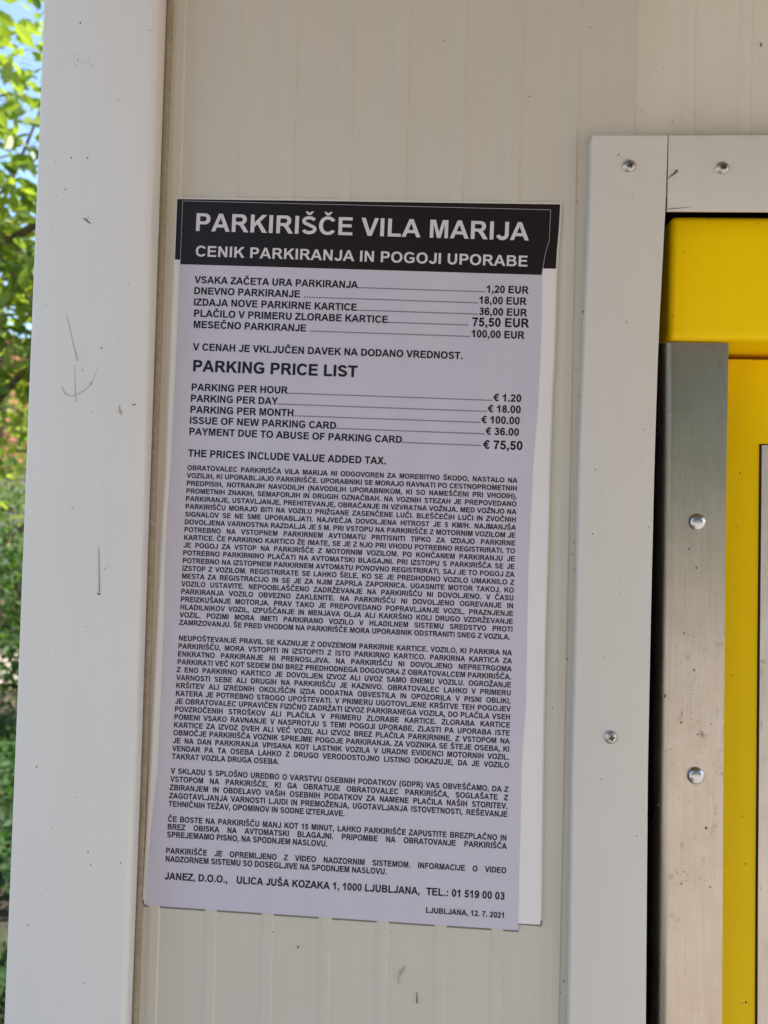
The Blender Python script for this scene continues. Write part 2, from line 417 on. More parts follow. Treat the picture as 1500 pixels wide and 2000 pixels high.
# screws
def lathe(prof, n=24):
    vs, fs = [], []
    for r, h in prof:
        for i in range(n):
            a = 2 * math.pi * i / n; vs.append((r * math.cos(a), -h, r * math.sin(a)))
    for j in range(len(prof) - 1):
        for i in range(n):
            k = (i + 1) % n; fs.append((j * n + i, j * n + k, (j + 1) * n + k, (j + 1) * n + i))
    vs.append((0, -prof[-1][1], 0)); c = len(vs) - 1
    b = (len(prof) - 1) * n
    for i in range(n): fs.append((b + i, b + (i + 1) % n, c))
    return vs, fs
def screw_mesh(ang):
    R = .0047
    prof = [(R * 1.12, 0), (R * 1.10, .0005), (R * .98, .0007), (R * .97, .0011), (R * .90, .0018), (R * .72, .0024), (R * .45, .0027), (R * .2, .0028)]
    vs, fs = lathe(prof); mi = [0] * len(fs)
    a, w, h = R * .50, R * .15, .00300
    for q in range(4):
        t = ang + q * math.pi / 2; u = Vector((math.cos(t), 0, math.sin(t))); v = Vector((-math.sin(t), 0, math.cos(t)))
        b = len(vs)
        for s, k, hh in ((w * .9, -1, h + .00001), (a, -1, h - .00015), (a, 1, h - .00015), (w * .9, 1, h + .00001)):
            p = u * s + v * w * k; vs.append((p.x, -hh, p.z))
        fs.append((b, b + 1, b + 2, b + 3)); mi.append(1)
    b = len(vs)
    for s, k in ((1, 0), (0, 1), (-1, 0), (0, -1)):
        p = Vector((math.cos(ang + .785), 0, math.sin(ang + .785))) * s * w * 1.5 + Vector((-math.sin(ang + .785), 0, math.cos(ang + .785))) * k * w * 1.5
        vs.append((p.x, -h - .00002, p.z))
    fs.append((b, b + 1, b + 2, b + 3)); mi.append(1)
    me = mesh('screw', vs, fs, mi); 
    for i, p in enumerate(me.polygons): p.use_smooth = mi[i] == 0
    me.materials.append(M['screw']); me.materials.append(M['recess'])
    return me
for (px, py, par, ang, tilt) in ((1229, 325, tv, .5, .1), (1411, 328.5, th, .9, -.05), (1193, 1440, tv, .2, .12)):
    s = link('screw', screw_mesh(ang)); s.location = at(px, py, TY - .0001 if par is tv else TY + .0007)
    s.rotation_euler = (tilt * .4, 0, tilt * .3); s.parent = par
    s.matrix_parent_inverse = par.matrix_basis.inverted()
    s.location = s.location

# ------------------------------------------------------------------ payment machine in the opening
mach = empty('payment_machine', (x_open + .3, .1, zo_bot), 'yellow parking payment machine with stainless steel edge plate, set into the kiosk opening', 'machine')
HY, DY, SY = 0.010, 0.058, 0.018
a = at(1311, 420, HY); b = at(1307.5, 661, HY); hz0, hz1 = b.z, a.z
mx1 = x_oend - .012
box('upper_housing', ((a.x + b.x) / 2, HY, hz0), (mx1, .25, hz1), M['yellow'], mach, 0.0055, 6, label='yellow upper hood of the machine')
box('door_frame', (at(1330, 1000, DY).x, DY, zo_bot + .01), (mx1 - .004, .24, at(1460, 701, DY).z), M['yellow'], mach, 0.0018, 3, label='yellow door frame beside the steel plate')
# steel edge plate, left edge bent back
sr = xline([(1423, 670), (1419, 900), (1416, 1200), (1413, 1500), (1410, 2000)], SY)
sl = xline([(1287, 670), (1287, 900), (1284, 1200), (1280, 1500), (1276, 2000)], SY)
def plate_prof(z):
    a, b = sl(z), sr(z); R = .013
    o = corner(a + R, SY + R, R, 180, 270, 10)
    pts = [(a, .12)] + o + [(b, SY), (b, SY + .0025)] + [(x, y) for x, y in corner(a + R, SY + R, R - .0025, 270, 180, 10)] + [(a + .0025, .12)]
    return pts
sz = at(1350, 669, SY).z
zs = [zo_bot + .01] + [0.95 + i * .05 for i in range(60) if 0.95 + i * .05 < sz - .02] + [sz]
plate = sweep_z('edge_plate', plate_prof, zs, M['steel'], mach, label='brushed stainless steel edge plate, smudged, with two domed bolts')
def bolt_mesh():
    R = .0068
    prof = [(R * 1.02, 0), (R * 1.02, .0012)] + [(R * math.cos(t), .0012 + R * .42 * math.sin(t)) for t in [i * math.pi / 2 / 8 for i in range(8)]]
    vs, fs = lathe(prof, 32); return mesh('bolt', vs, fs, smooth=True)
bme = bolt_mesh(); bme.materials.append(M['bolt'])
for (px, py, t) in ((1361, 1019.5, .0), (1358.5, 1515, .6)):
    s = bpy.data.objects.new('bolt', bme); COL.objects.link(s); s.parent = plate
    s.matrix_parent_inverse = plate.matrix_parent_inverse.inverted() @ Matrix.Translation((0, 0, 0)) if False else Matrix.Translation(mach.location).inverted() @ Matrix.Identity(4)
    s.matrix_parent_inverse = Matrix.Identity(4)
    s.location = at(px, py, SY); s.rotation_euler = (0.03, t, 0)
p1 = at(1486, 871, DY); 
PB = xline([(1487.5, 870), (1484.5, 1200), (1481, 1500), (1479, 2000)], DY - .0015)
def panel_prof(off, y0, y1):
    return lambda z: [(PB(z) - off, y1), (PB(z) - off, y0), (mx1 - .05 + off, y0), (mx1 - .05 + off, y1)]
pz = at(1490, 870, DY).z
sweep_z('gasket', panel_prof(.0014, DY - .0006, DY + .001), [zo_bot + .05, 1.0, 1.2, 1.4, 1.5, pz + .0012], M['gasket'], mach, smooth=False)
sweep_z('front_panel', panel_prof(0, DY - .0022, DY + .001), [zo_bot + .055, 1.0, 1.2, 1.4, 1.5, pz], M['steel2'], mach, smooth=False, label='dull smudged stainless front panel')

# ------------------------------------------------------------------ lettering: outlines of a bold grotesque, units of 1/1000 em
def arc(cx, cy, rx, ry, a0, a1, n=10, e=1.0):
    out = []
    for i in range(n + 1):
        t = math.radians(a0 + (a1 - a0) * i / n); c, s = math.cos(t), math.sin(t)
        out.append((cx + rx * math.copysign(abs(c) ** e, c), cy + ry * math.copysign(abs(s) ** e, s)))
    return out
def stroke(pts, w):
    n = len(pts); Lf, Rt = [], []
    for i in range(n):
        p = Vector(pts[i]); 
        d0 = (p - Vector(pts[i - 1])).normalized() if i > 0 else None
        d1 = (Vector(pts[i + 1]) - p).normalized() if i < n - 1 else None
        if d0 is None: d0 = d1
        if d1 is None: d1 = d0
        t = (d0 + d1).normalized(); nn = Vector((-t.y, t.x)); k = 1 / max(.45, nn.dot(Vector((-d0.y, d0.x))))
        ww = w[min(i, len(w) - 1)] if isinstance(w, list) else w
        Lf.append(tuple(p + nn * ww / 2 * k)); Rt.append(tuple(p - nn * ww / 2 * k))
    return Lf + Rt[::-1]
def rect(x0, y0, x1, y1): return [(x0, y0), (x0, y1), (x1, y1), (x1, y0)]
E = 0.93
G = {}
G['A'] = (722, [[[(718, 0), (561, 0), (498, 163), (212, 163), (153, 0), (0, 0), (279, 716), (432, 716)], [(452, 284), (353, 549), (257, 284)]]])
G['B'] = (722, [[[(73, 0), (73, 716), (400, 716)] + arc(430, 538, 200, 178, 90, -45, 8) + arc(445, 207, 236, 207, 50, -90, 9),
                [(218, 597), (390, 597)] + arc(390, 517, 95, 80, 90, -90, 7) + [(218, 437)], [(218, 318), (400, 318)] + arc(410, 220, 120, 98, 90, -90, 7) + [(218, 122)]]])
G['C'] = (722, [[arc(385, 358, 338, 371, 33, 327, 22, E) + arc(385, 358, 190, 247, 322, 38, 18, E)]])
G['D'] = (722, [[[(72, 0), (72, 716), (320, 716)] + arc(335, 358, 345, 358, 90, -90, 14, E) + [(320, 0)], [(217, 595), (300, 595)] + arc(310, 358, 220, 237, 90, -90, 12, E) + [(217, 121)]]])
G['E'] = (667, [[[(73, 0), (73, 716), (604, 716), (604, 595), (218, 595), (218, 436), (577, 436), (577, 316), (218, 316), (218, 121), (617, 121), (617, 0)]]])
G['F'] = (611, [[[(74, 0), (74, 716), (565, 716), (565, 595), (219, 595), (219, 425), (518, 425), (518, 304), (219, 304), (219, 0)]]])
G['G'] = (778, [[arc(398, 358, 352, 371, 35, 300, 20, E) + [(640, 40), (709, 95), (709, 383), (397, 383), (397, 262), (563, 262), (563, 170)] + arc(405, 358, 208, 247, 300, 42, 16, E)]])
G['H'] = (722, [[[(73, 0), (73, 716), (218, 716), (218, 434), (501, 434), (501, 716), (646, 716), (646, 0), (501, 0), (501, 313), (218, 313), (218, 0)]]])
G['I'] = (278, [[rect(68, 0, 213, 716)]])
G['J'] = (556, [[stroke([(433, 716), (433, 230)] + arc(265, 218, 168, 160, -8, -168, 10), 145)]])
G['K'] = (722, [[[(74, 0), (74, 716), (219, 716), (219, 398), (511, 716), (706, 716), (436, 437), (720, 0), (533, 0), (336, 336), (219, 216), (219, 0)]]])
G['L'] = (611, [[[(77, 0), (77, 712), (221, 712), (221, 121), (581, 121), (581, 0)]]])
G['M'] = (833, [[[(71, 0), (71, 716), (287, 716), (417, 228), (545, 716), (762, 716), (762, 0), (628, 0), (628, 564), (486, 0), (347, 0), (205, 564), (205, 0)]]])
G['N'] = (722, [[[(73, 0), (73, 716), (214, 716), (507, 238), (507, 716), (641, 716), (641, 0), (496, 0), (208, 467), (208, 0)]]])
G['O'] = (778, [[arc(389, 358, 348, 371, 0, 360, 28, E)[:-1], arc(389, 358, 198, 247, 0, 360, 24, E)[:-1]]])
G['P'] = (667, [[[(73, 0), (73, 716), (400, 716)] + arc(405, 493, 215, 223, 90, -90, 10, E) + [(218, 270), (218, 0)], [(218, 595), (370, 595)] + arc(375, 493, 95, 102, 90, -90, 8) + [(218, 391)]]])
G['R'] = (722, [[[(73, 0), (73, 716), (420, 716)] + arc(430, 512, 210, 204, 90, -62, 9, E) + [(510, 325), (590, 215), (722, 0), (545, 0), (430, 185), (355, 280), (290, 299), (218, 299), (218, 0)],
                [(218, 595), (400, 595)] + arc(400, 504, 90, 91, 90, -90, 7) + [(218, 413)]]])
G['S'] = (667, [[stroke(arc(330, 525, 208, 130, 15, 250, 13) + arc(338, 198, 222, 138, 72, -165, 13), 128)]])
G['T'] = (611, [[[(234, 0), (234, 595), (21, 595), (21, 716), (591, 716), (591, 595), (379, 595), (379, 0)]]])
G['U'] = (722, [[stroke([(144, 716), (144, 270)] + arc(361, 262, 217, 210, 185, 355, 12) + [(578, 270), (578, 716)], 143)]])
G['V'] = (667, [[[(255, 0), (0, 716), (157, 716), (338, 186), (513, 716), (667, 716), (410, 0)]]])
G['W'] = (944, [[[(178, 0), (7, 716), (155, 716), (263, 224), (394, 716), (566, 716), (692, 216), (802, 716), (948, 716), (774, 0), (621, 0), (478, 535), (336, 0)]]])
G['X'] = (667, [[[(0, 0), (245, 374), (23, 716), (192, 716), (336, 486), (477, 716), (644, 716), (421, 368), (666, 0), (492, 0), (333, 248), (174, 0)]]])
G['Y'] = (667, [[[(262, 0), (262, 301), (0, 716), (169, 716), (338, 433), (503, 716), (669, 716), (406, 300), (406, 0)]]])
G['Z'] = (611, [[[(11, 0), (11, 130), (387, 595), (53, 595), (53, 716), (572, 716), (572, 604), (182, 121), (587, 121), (587, 0)]]])
G['0'] = (556, [[arc(277, 358, 236, 372, 0, 360, 24, E)[:-1], arc(277, 358, 97, 255, 0, 360, 20, E)[:-1]]])
G['1'] = (556, [[[(393, 0), (256, 0), (256, 517), (170, 450), (69, 406), (69, 530), (160, 580), (240, 650), (282, 719), (393, 719)]]])
G['2'] = (556, [[stroke(arc(272, 500, 172, 152, 172, -28, 11) + [(300, 280), (120, 64), (509, 64)], 128)]])
G['3'] = (556, [[stroke(arc(270, 532, 160, 122, 165, -75, 11) + [(230, 395)], 122)], [stroke([(225, 385)] + arc(270, 200, 178, 148, 85, -165, 13), 126)]])
G['5'] = (556, [[[(128, 707), (480, 707), (480, 583), (232, 583), (210, 440), (92, 345), (55, 350)]], [stroke(arc(268, 228, 178, 178, 140, -165, 15), 128)]])
G['6'] = (556, [[arc(282, 230, 238, 243, 0, 360, 22)[:-1], arc(284, 230, 100, 122, 0, 360, 18)[:-1]], [stroke(arc(300, 370, 205, 292, 38, 190, 11), 130)]])
G['7'] = (556, [[[(41, 582), (41, 709), (511, 709), (511, 609), (420, 500), (330, 300), (290, 0), (155, 0), (180, 200), (250, 420), (355, 582)]]])
G['8'] = (556, [[arc(278, 523, 208, 195, 0, 360, 20)[:-1], arc(278, 523, 78, 84, 0, 360, 16)[:-1]], [arc(278, 204, 236, 216, 0, 360, 22)[:-1], arc(278, 206, 98, 102, 0, 360, 16)[:-1]]])
G['9'] = (556, [[arc(274, 486, 238, 243, 0, 360, 22)[:-1], arc(272, 486, 100, 122, 0, 360, 18)[:-1]], [stroke(arc(256, 346, 205, 292, 218, 370, 11), 130)]])
G['.'] = (278, [[rect(70, 0, 212, 140)]])
G[','] = (278, [[[(66, 140), (210, 140), (210, 40), (196, -50), (150, -115), (92, -155), (64, -98), (120, -58), (138, 0), (66, 0)]]])
G[':'] = (333, [[rect(98, 0, 240, 137)], [rect(98, 380, 240, 517)]])
G['('] = (333, [[stroke([(265, 725), (170, 560), (135, 400), (130, 262), (140, 110), (180, -50), (265, -205)], [90, 120, 138, 140, 138, 120, 90])]])
G[')'] = (333, [[stroke([(68, 725), (163, 560), (198, 400), (203, 262), (193, 110), (153, -50), (68, -205)], [90, 120, 138, 140, 138, 120, 90])]])
G['/'] = (278, [[[(0, -12), (174, 728), (277, 728), (104, -12)]]])
G['€'] = (556, [[stroke(arc(355, 358, 205, 305, 48, 312, 16), 118)], [rect(5, 392, 420, 475)], [rect(5, 245, 395, 328)]])
G[' '] = (278, [])
def caron(cx): return [[(cx - 165, 908), (cx - 72, 908), (cx, 850), (cx + 72, 908), (cx + 165, 908), (cx + 62, 768), (cx - 62, 768)]]
for a_, b_, cx in (('Č', 'C', 385), ('Š', 'S', 333), ('Ž', 'Z', 318)):
    G[a_] = (G[b_][0], G[b_][1] + [caron(cx)])
def grow(lp, k, hole):
    n = len(lp); area = sum(lp[i][0] * lp[(i + 1) % n][1] - lp[(i + 1) % n][0] * lp[i][1] for i in range(n))
    sgn = (1 if area > 0 else -1) * (-1 if hole else 1); out = []
    for i in range(n):
        p = Vector(lp[i]); a = (p - Vector(lp[i - 1])); b = (Vector(lp[(i + 1) % n]) - p)
        if a.length < 1e-6 or b.length < 1e-6: out.append(lp[i]); continue
        a.normalize(); b.normalize(); na, nb = Vector((a.y, -a.x)), Vector((b.y, -b.x)); m_ = na + nb
        if m_.length < .3: out.append(lp[i]); continue
        m_.normalize(); out.append(tuple(p + m_ * (sgn * k / max(.55, m_.dot(na)))))
    return out
TRI = {}; TRIB = {}
def tris_of(comp):
    loops = [[Vector((x, y, 0)) for x, y in lp] for lp in comp]
    return [(v.x, v.y) for lp in loops for v in lp], tessellate_polygon(loops)
for ch, (w, comps) in G.items():
    TRIB[ch] = (w, [tris_of([grow(lp, 13, i > 0) for i, lp in enumerate(comp)]) for comp in comps])
for ch, (w, comps) in G.items():
    out = []
    for comp in comps:
        loops = [[Vector((x, y, 0)) for x, y in lp] for lp in comp]
        flat = [v for lp in loops for v in lp]
        out.append(([(v.x, v.y) for v in flat], tessellate_polygon(loops)))
    TRI[ch] = (w, out)

SHEET_Y = -0.0020
def ripple(x, z):
    """how the laminated sheet lies over the ribs: slightly hollow between them, a little wavy"""
    d = 0.0
    for r in ribs[:8]:
        t = (x - (rib_x(r, z) - .004)) / .006
        d += math.exp(-t * t)
    return -0.00009 * d - 0.00015 * noise.noise(Vector((x * 9, 0, z * 7)))
class Print:
    def __init__(s, lift, bold=False): s.v = []; s.f = []; s.lift = lift; s.T = TRIB if bold else TRI
    def glyph(s, ch, org, u, v, sx, sy):
        w, comps = s.T[ch]
        for ci, (pts, tris) in enumerate(comps):
            b = len(s.v)
            for x, y in pts:
                p = org + u * (x * sx) + v * (y * sy)
                s.v.append((p.x, SHEET_Y + ripple(p.x, p.z) - s.lift - ci * 0.000012, p.z))
            for t in tris: s.f.append((b + t[0], b + t[1], b + t[2]))
        return w * sx
    def run(s, text, p0, p1, cap, sx=None, justify=False, track=0.0):
        """text between two pixels of its baseline; cap = height of its capitals in pixels"""
        A, B = at(*p0, SHEET_Y), at(*p1, SHEET_Y)
        d = B - A; W = d.length; u = d / W; v = Vector((-u.z, 0, u.x))
        pm = ((p0[0] + p1[0]) / 2, (p0[1] + p1[1]) / 2)
        sy = (at(pm[0], pm[1] - cap, SHEET_Y) - at(*pm, SHEET_Y)).length / 716
        nat = sum(TRI[c][0] for c in text); gap = 278
        if sx is None: sx = W / nat
        if justify:
            ns = text.count(' '); gap = (W / sx - sum(TRI[c][0] for c in text if c != ' ')) / ns
        x = 0
        for c in text:
            if c == ' ': x += gap * sx; continue
            x += s.glyph(c, A + u * x, u, v, sx, sy)
        return sx
    def leader(s, x0, x1, y0, y1, cap, pitch=4.85):
        n = max(1, round((x1 - x0) / pitch)); A, B = at(x0, y0, SHEET_Y), at(x1, y1, SHEET_Y)
        d = (B - A) / n; u = d.normalized(); v = Vector((-u.z, 0, u.x)); sy = cap / 1500 * .63 / 716
        T0 = s.T; s.T = TRI
        for i in range(n): s.glyph('.', A + d * i - u * (60 * sy), u, v, sy * .84, sy * .92)
        s.T = T0
    def obj(s, name, m, parent, **kw):
        o = link(name, mesh(name, s.v, s.f), m, parent, **kw); return o

# ------------------------------------------------------------------ the two laminated sheets
def sheet_grid(rows, y0, nx=200, rip=True, sub=None, thick=0.00022, yslope=0.0):
    """rows: pixel pairs (left, right) from top to bottom; returns a solid thin sheet"""
    st = [0.0]
    for i in range(1, len(rows)): st.append(st[-1] + rows[i][0][1] - rows[i - 1][0][1])
    T = st[-1]; ts = []
    for i in range(len(rows) - 1):
        k = max(1, int((st[i + 1] - st[i]) / 14))
        ts += [(i, j / k) for j in range(k)]
    ts.append((len(rows) - 2, 1.0))
    vs, fs = [], []
    for (i, f) in ts:
        lx = rows[i][0][0] + (rows[i + 1][0][0] - rows[i][0][0]) * f; ly = rows[i][0][1] + (rows[i + 1][0][1] - rows[i][0][1]) * f
        rx = rows[i][1][0] + (rows[i + 1][1][0] - rows[i][1][0]) * f; ry = rows[i][1][1] + (rows[i + 1][1][1] - rows[i][1][1]) * f
        for j in range(nx + 1):
            p = at(lx + (rx - lx) * j / nx, ly + (ry - ly) * j / nx, y0)
            vs.append((p.x, y0 + (ripple(p.x, p.z) if rip else 0), p.z))
    n = nx + 1; m_ = len(ts)
    for a in range(m_ - 1):
        for j in range(nx): fs.append((a * n + j, a * n + j + 1, (a + 1) * n + j + 1, (a + 1) * n + j))
    if thick:
        k = len(vs); vs += [(x, y + thick, z) for x, y, z in vs]
        fs += [tuple(k + i for i in f[::-1]) for f in fs[:]]
        rim = [j for j in range(n)] + [a * n + nx for a in range(1, m_)] + [(m_ - 1) * n + j for j in range(nx - 1, -1, -1)] + [a * n for a in range(m_ - 2, 0, -1)]
        for i in range(len(rim)):
            p, q = rim[i], rim[(i + 1) % len(rim)]; fs.append((p, q, k + q, k + p))
    me = mesh('sheet', vs, fs, smooth=True)
    bm = bmesh.new(); bm.from_mesh(me); bmesh.ops.recalc_face_normals(bm, faces=bm.faces[:]); bm.to_mesh(me); bm.free()
    smooth_by_angle(me, 50); return me
old_rows = [((345.5, 388), (1095, 398.5)), ((343.6, 440), (1092, 450)), ((342, 480), (1088.5, 489)), ((341, 507), (1086.5, 525)), ((333.5, 690), (1081.5, 700)), ((330, 775), (1077.5, 775)), ((325.5, 915), (1073, 900)),
            ((320, 1000), (1070, 1035)), ((310, 1200), (1063.5, 1250)), ((296, 1500), (1058.5, 1530)), ((288, 1640), (1057.5, 1640)), ((281.5, 1766), (1055.5, 1806))]
new_rows = [((356.5, 392), (1076, 409.5)), ((354, 455), (1073, 470)), ((353, 480), (1065.5, 495)), ((351.5, 516), (1058.5, 537)), ((345, 680), (1056.5, 660)), ((340, 790), (1050.5, 790)), ((335, 900), (1041.5, 900)),
            ((327.5, 1000), (1036, 1010)), ((323, 1100), (1031.5, 1110)), ((321, 1220), (1028.6, 1250)), ((317, 1310), (1026.5, 1370)), ((309, 1500), (1018, 1500)), ((297.5, 1600), (1016, 1620)), ((287.5, 1700), (1013, 1720)), ((285, 1768), (1012, 1817))]
old = link('old_price_list_sheet', sheet_grid(old_rows, -.0016), M['paper_old'], label='older white laminated notice sheet showing along the right edge behind the price list', cat='notice')
def shrink(rows, d):  # the band is printed a hair inside the film's edge
    return [((a[0] + d, a[1] + (d if i == 0 else 0)), (b[0] - d, b[1] + (d if i == 0 else 0))) for i, (a, b) in enumerate(rows)]
b1 = link('header_band', sheet_grid(shrink(old_rows[:4], .7), -.0016 - .00006, thick=0), M['ink_black'], old)
new = link('price_list_sheet', sheet_grid(new_rows, SHEET_Y), M['paper'], label='lilac-white parking price list with black header, taped over the older sheet', cat='notice')
b2 = link('header_band', sheet_grid(shrink(new_rows[:4], .7), SHEET_Y - .00006, thick=0), M['ink_black'], new)
def film(rows, g, y):
    r = [((a[0] - g, a[1] - (g if i == 0 else 0) + (-8 if i == len(rows) - 1 else 0)), (b[0] + g, b[1] - (g if i == 0 else 0) + (-8 if i == len(rows) - 1 else 0))) for i, (a, b) in enumerate(rows)]
    return sheet_grid(r, y, nx=60)
link('laminate_margin', film(old_rows, 3.2, -.00135), M['film'], old)

M['edge_shade'] = mat('grey_painted_shade', (0.20, 0.185, 0.165), .9)
def painted_shade_strip(name, quads, Y):  # dark strips standing in for the sheets' shade on the wall
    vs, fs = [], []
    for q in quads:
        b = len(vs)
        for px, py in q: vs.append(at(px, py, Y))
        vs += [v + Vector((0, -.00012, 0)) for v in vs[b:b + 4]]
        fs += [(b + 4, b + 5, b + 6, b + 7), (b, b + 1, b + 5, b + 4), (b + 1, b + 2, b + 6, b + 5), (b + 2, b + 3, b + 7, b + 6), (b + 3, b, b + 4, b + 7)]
    o = link(name, mesh(name, vs, fs), M['edge_shade'], old); return o
for x0, x1 in ((281, 294), (309.5, 401), (423.5, 511), (536, 622), (648, 736), (760, 849), (872, 1013)):  # shade painted as dashes in the wall valleys under the bottom edge
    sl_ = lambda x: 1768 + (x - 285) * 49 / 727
    painted_shade_strip('painted_shade_strip', [((x0, sl_(x0) - 3), (x1, sl_(x1) - 3), (x1, sl_(x1) + 3.6), (x0, sl_(x0) + 3.6))], -.0003)
painted_shade_strip('painted_shade_strip', [((1012, 1795), (1058, 1800), (1058, 1809.5), (1012, 1806))], -.0003)
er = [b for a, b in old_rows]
painted_shade_strip('painted_shade_strip', [((er[i][0] - 3, er[i][1]), (er[i][0] + (3.2 if i > 4 else 1.5), er[i][1]), (er[i + 1][0] + (3.2 if i > 3 else 1.5), er[i + 1][1]), (er[i + 1][0] - 3, er[i + 1][1])) for i in range(2, len(er) - 1)], -.0003)
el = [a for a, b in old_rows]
painted_shade_strip('painted_shade_strip', [((el[i][0] - 3.2, el[i][1]), (el[i][0] + 2, el[i][1]), (el[i + 1][0] + 2, el[i + 1][1]), (el[i + 1][0] - 3.2, el[i + 1][1])) for i in range(4, len(el) - 1)], -.0003)
pw = Print(0.00020)
pw.run('PARKIRIŠČE VILA MARIJA', (379, 451), (1033, 470), 35)
pw.run('CENIK PARKIRANJA IN POGOJI UPORABE', (380.5, 500.7), (1031.5, 521), 21)
pw.obj('header_lettering', M['ink_white'], new)
pk = Print(0.00014, True)
def row(tl_, xl, yl, xe, tr_, xs_, xr, yr, d0=None, d1=None, cl=13.7, cr=14.4):
    Y_ = lambda x: yl + (yr - yl) * (x - xl) / (xr - xl)
    pk.run(tl_, (xl - 1, yl), (xe, Y_(xe)), cl)
    if tr_: pk.run(tr_, (xs_ - 1, Y_(xs_)), (xr + .5, yr), cr)
    pk.leader(d0 or xe + 1, d1 or xs_ - 1, Y_(d0 or xe), Y_(xs_), 14)
row('VSAKA ZAČETA URA PARKIRANJA', 380.8, 552.7, 699, '1,20 EUR', 950, 1031.8, 574)
row('DNEVNO PARKIRANJE', 379, 574.3, 586.5, '18,00 EUR', 935.8, 1027.6, 596, 594)
row('IZDAJA NOVE PARKIRNE KARTICE', 378.5, 596.5, 697.4, '36,00 EUR', 936, 1028.7, 618)
row('PLAČILO V PRIMERU ZLORABE KARTICE', 378.5, 618.3, 758, '', 916.5, 1032, 640)
row('MESEČNO PARKIRANJE', 377.8, 640.2, 598.5, '100,00 EUR', 920.6, 1023.7, 662, 605)
pk.run('V CENAH JE VKLJUČEN DAVEK NA DODANO VREDNOST.', (376.5, 684), (904.5, 701.6), 13.8)
pk.run('PARKING PRICE LIST', (375, 725), (698, 736.6), 22)
row('PARKING PER HOUR', 374, 762.5, 562, '€ 1.20', 964.6, 1018, 785.2)
row('PARKING PER DAY', 372.5, 784.4, 542.5, '€ 18.00', 953.7, 1017, 807.2)
row('PARKING PER MONTH', 371.5, 806.2, 574, '€ 100.00', 941, 1015, 829)
row('ISSUE OF NEW PARKING CARD', 370.5, 827.4, 657, '€ 36.00', 949.5, 1013.5, 851.2)
row('PAYMENT DUE TO ABUSE OF PARKING CARD', 369.6, 849, 785.5, '', 941, 1016, 874.5)
pk.run('THE PRICES INCLUDE VALUE ADDED TAX.', (367, 891.7), (754.5, 907), 14)
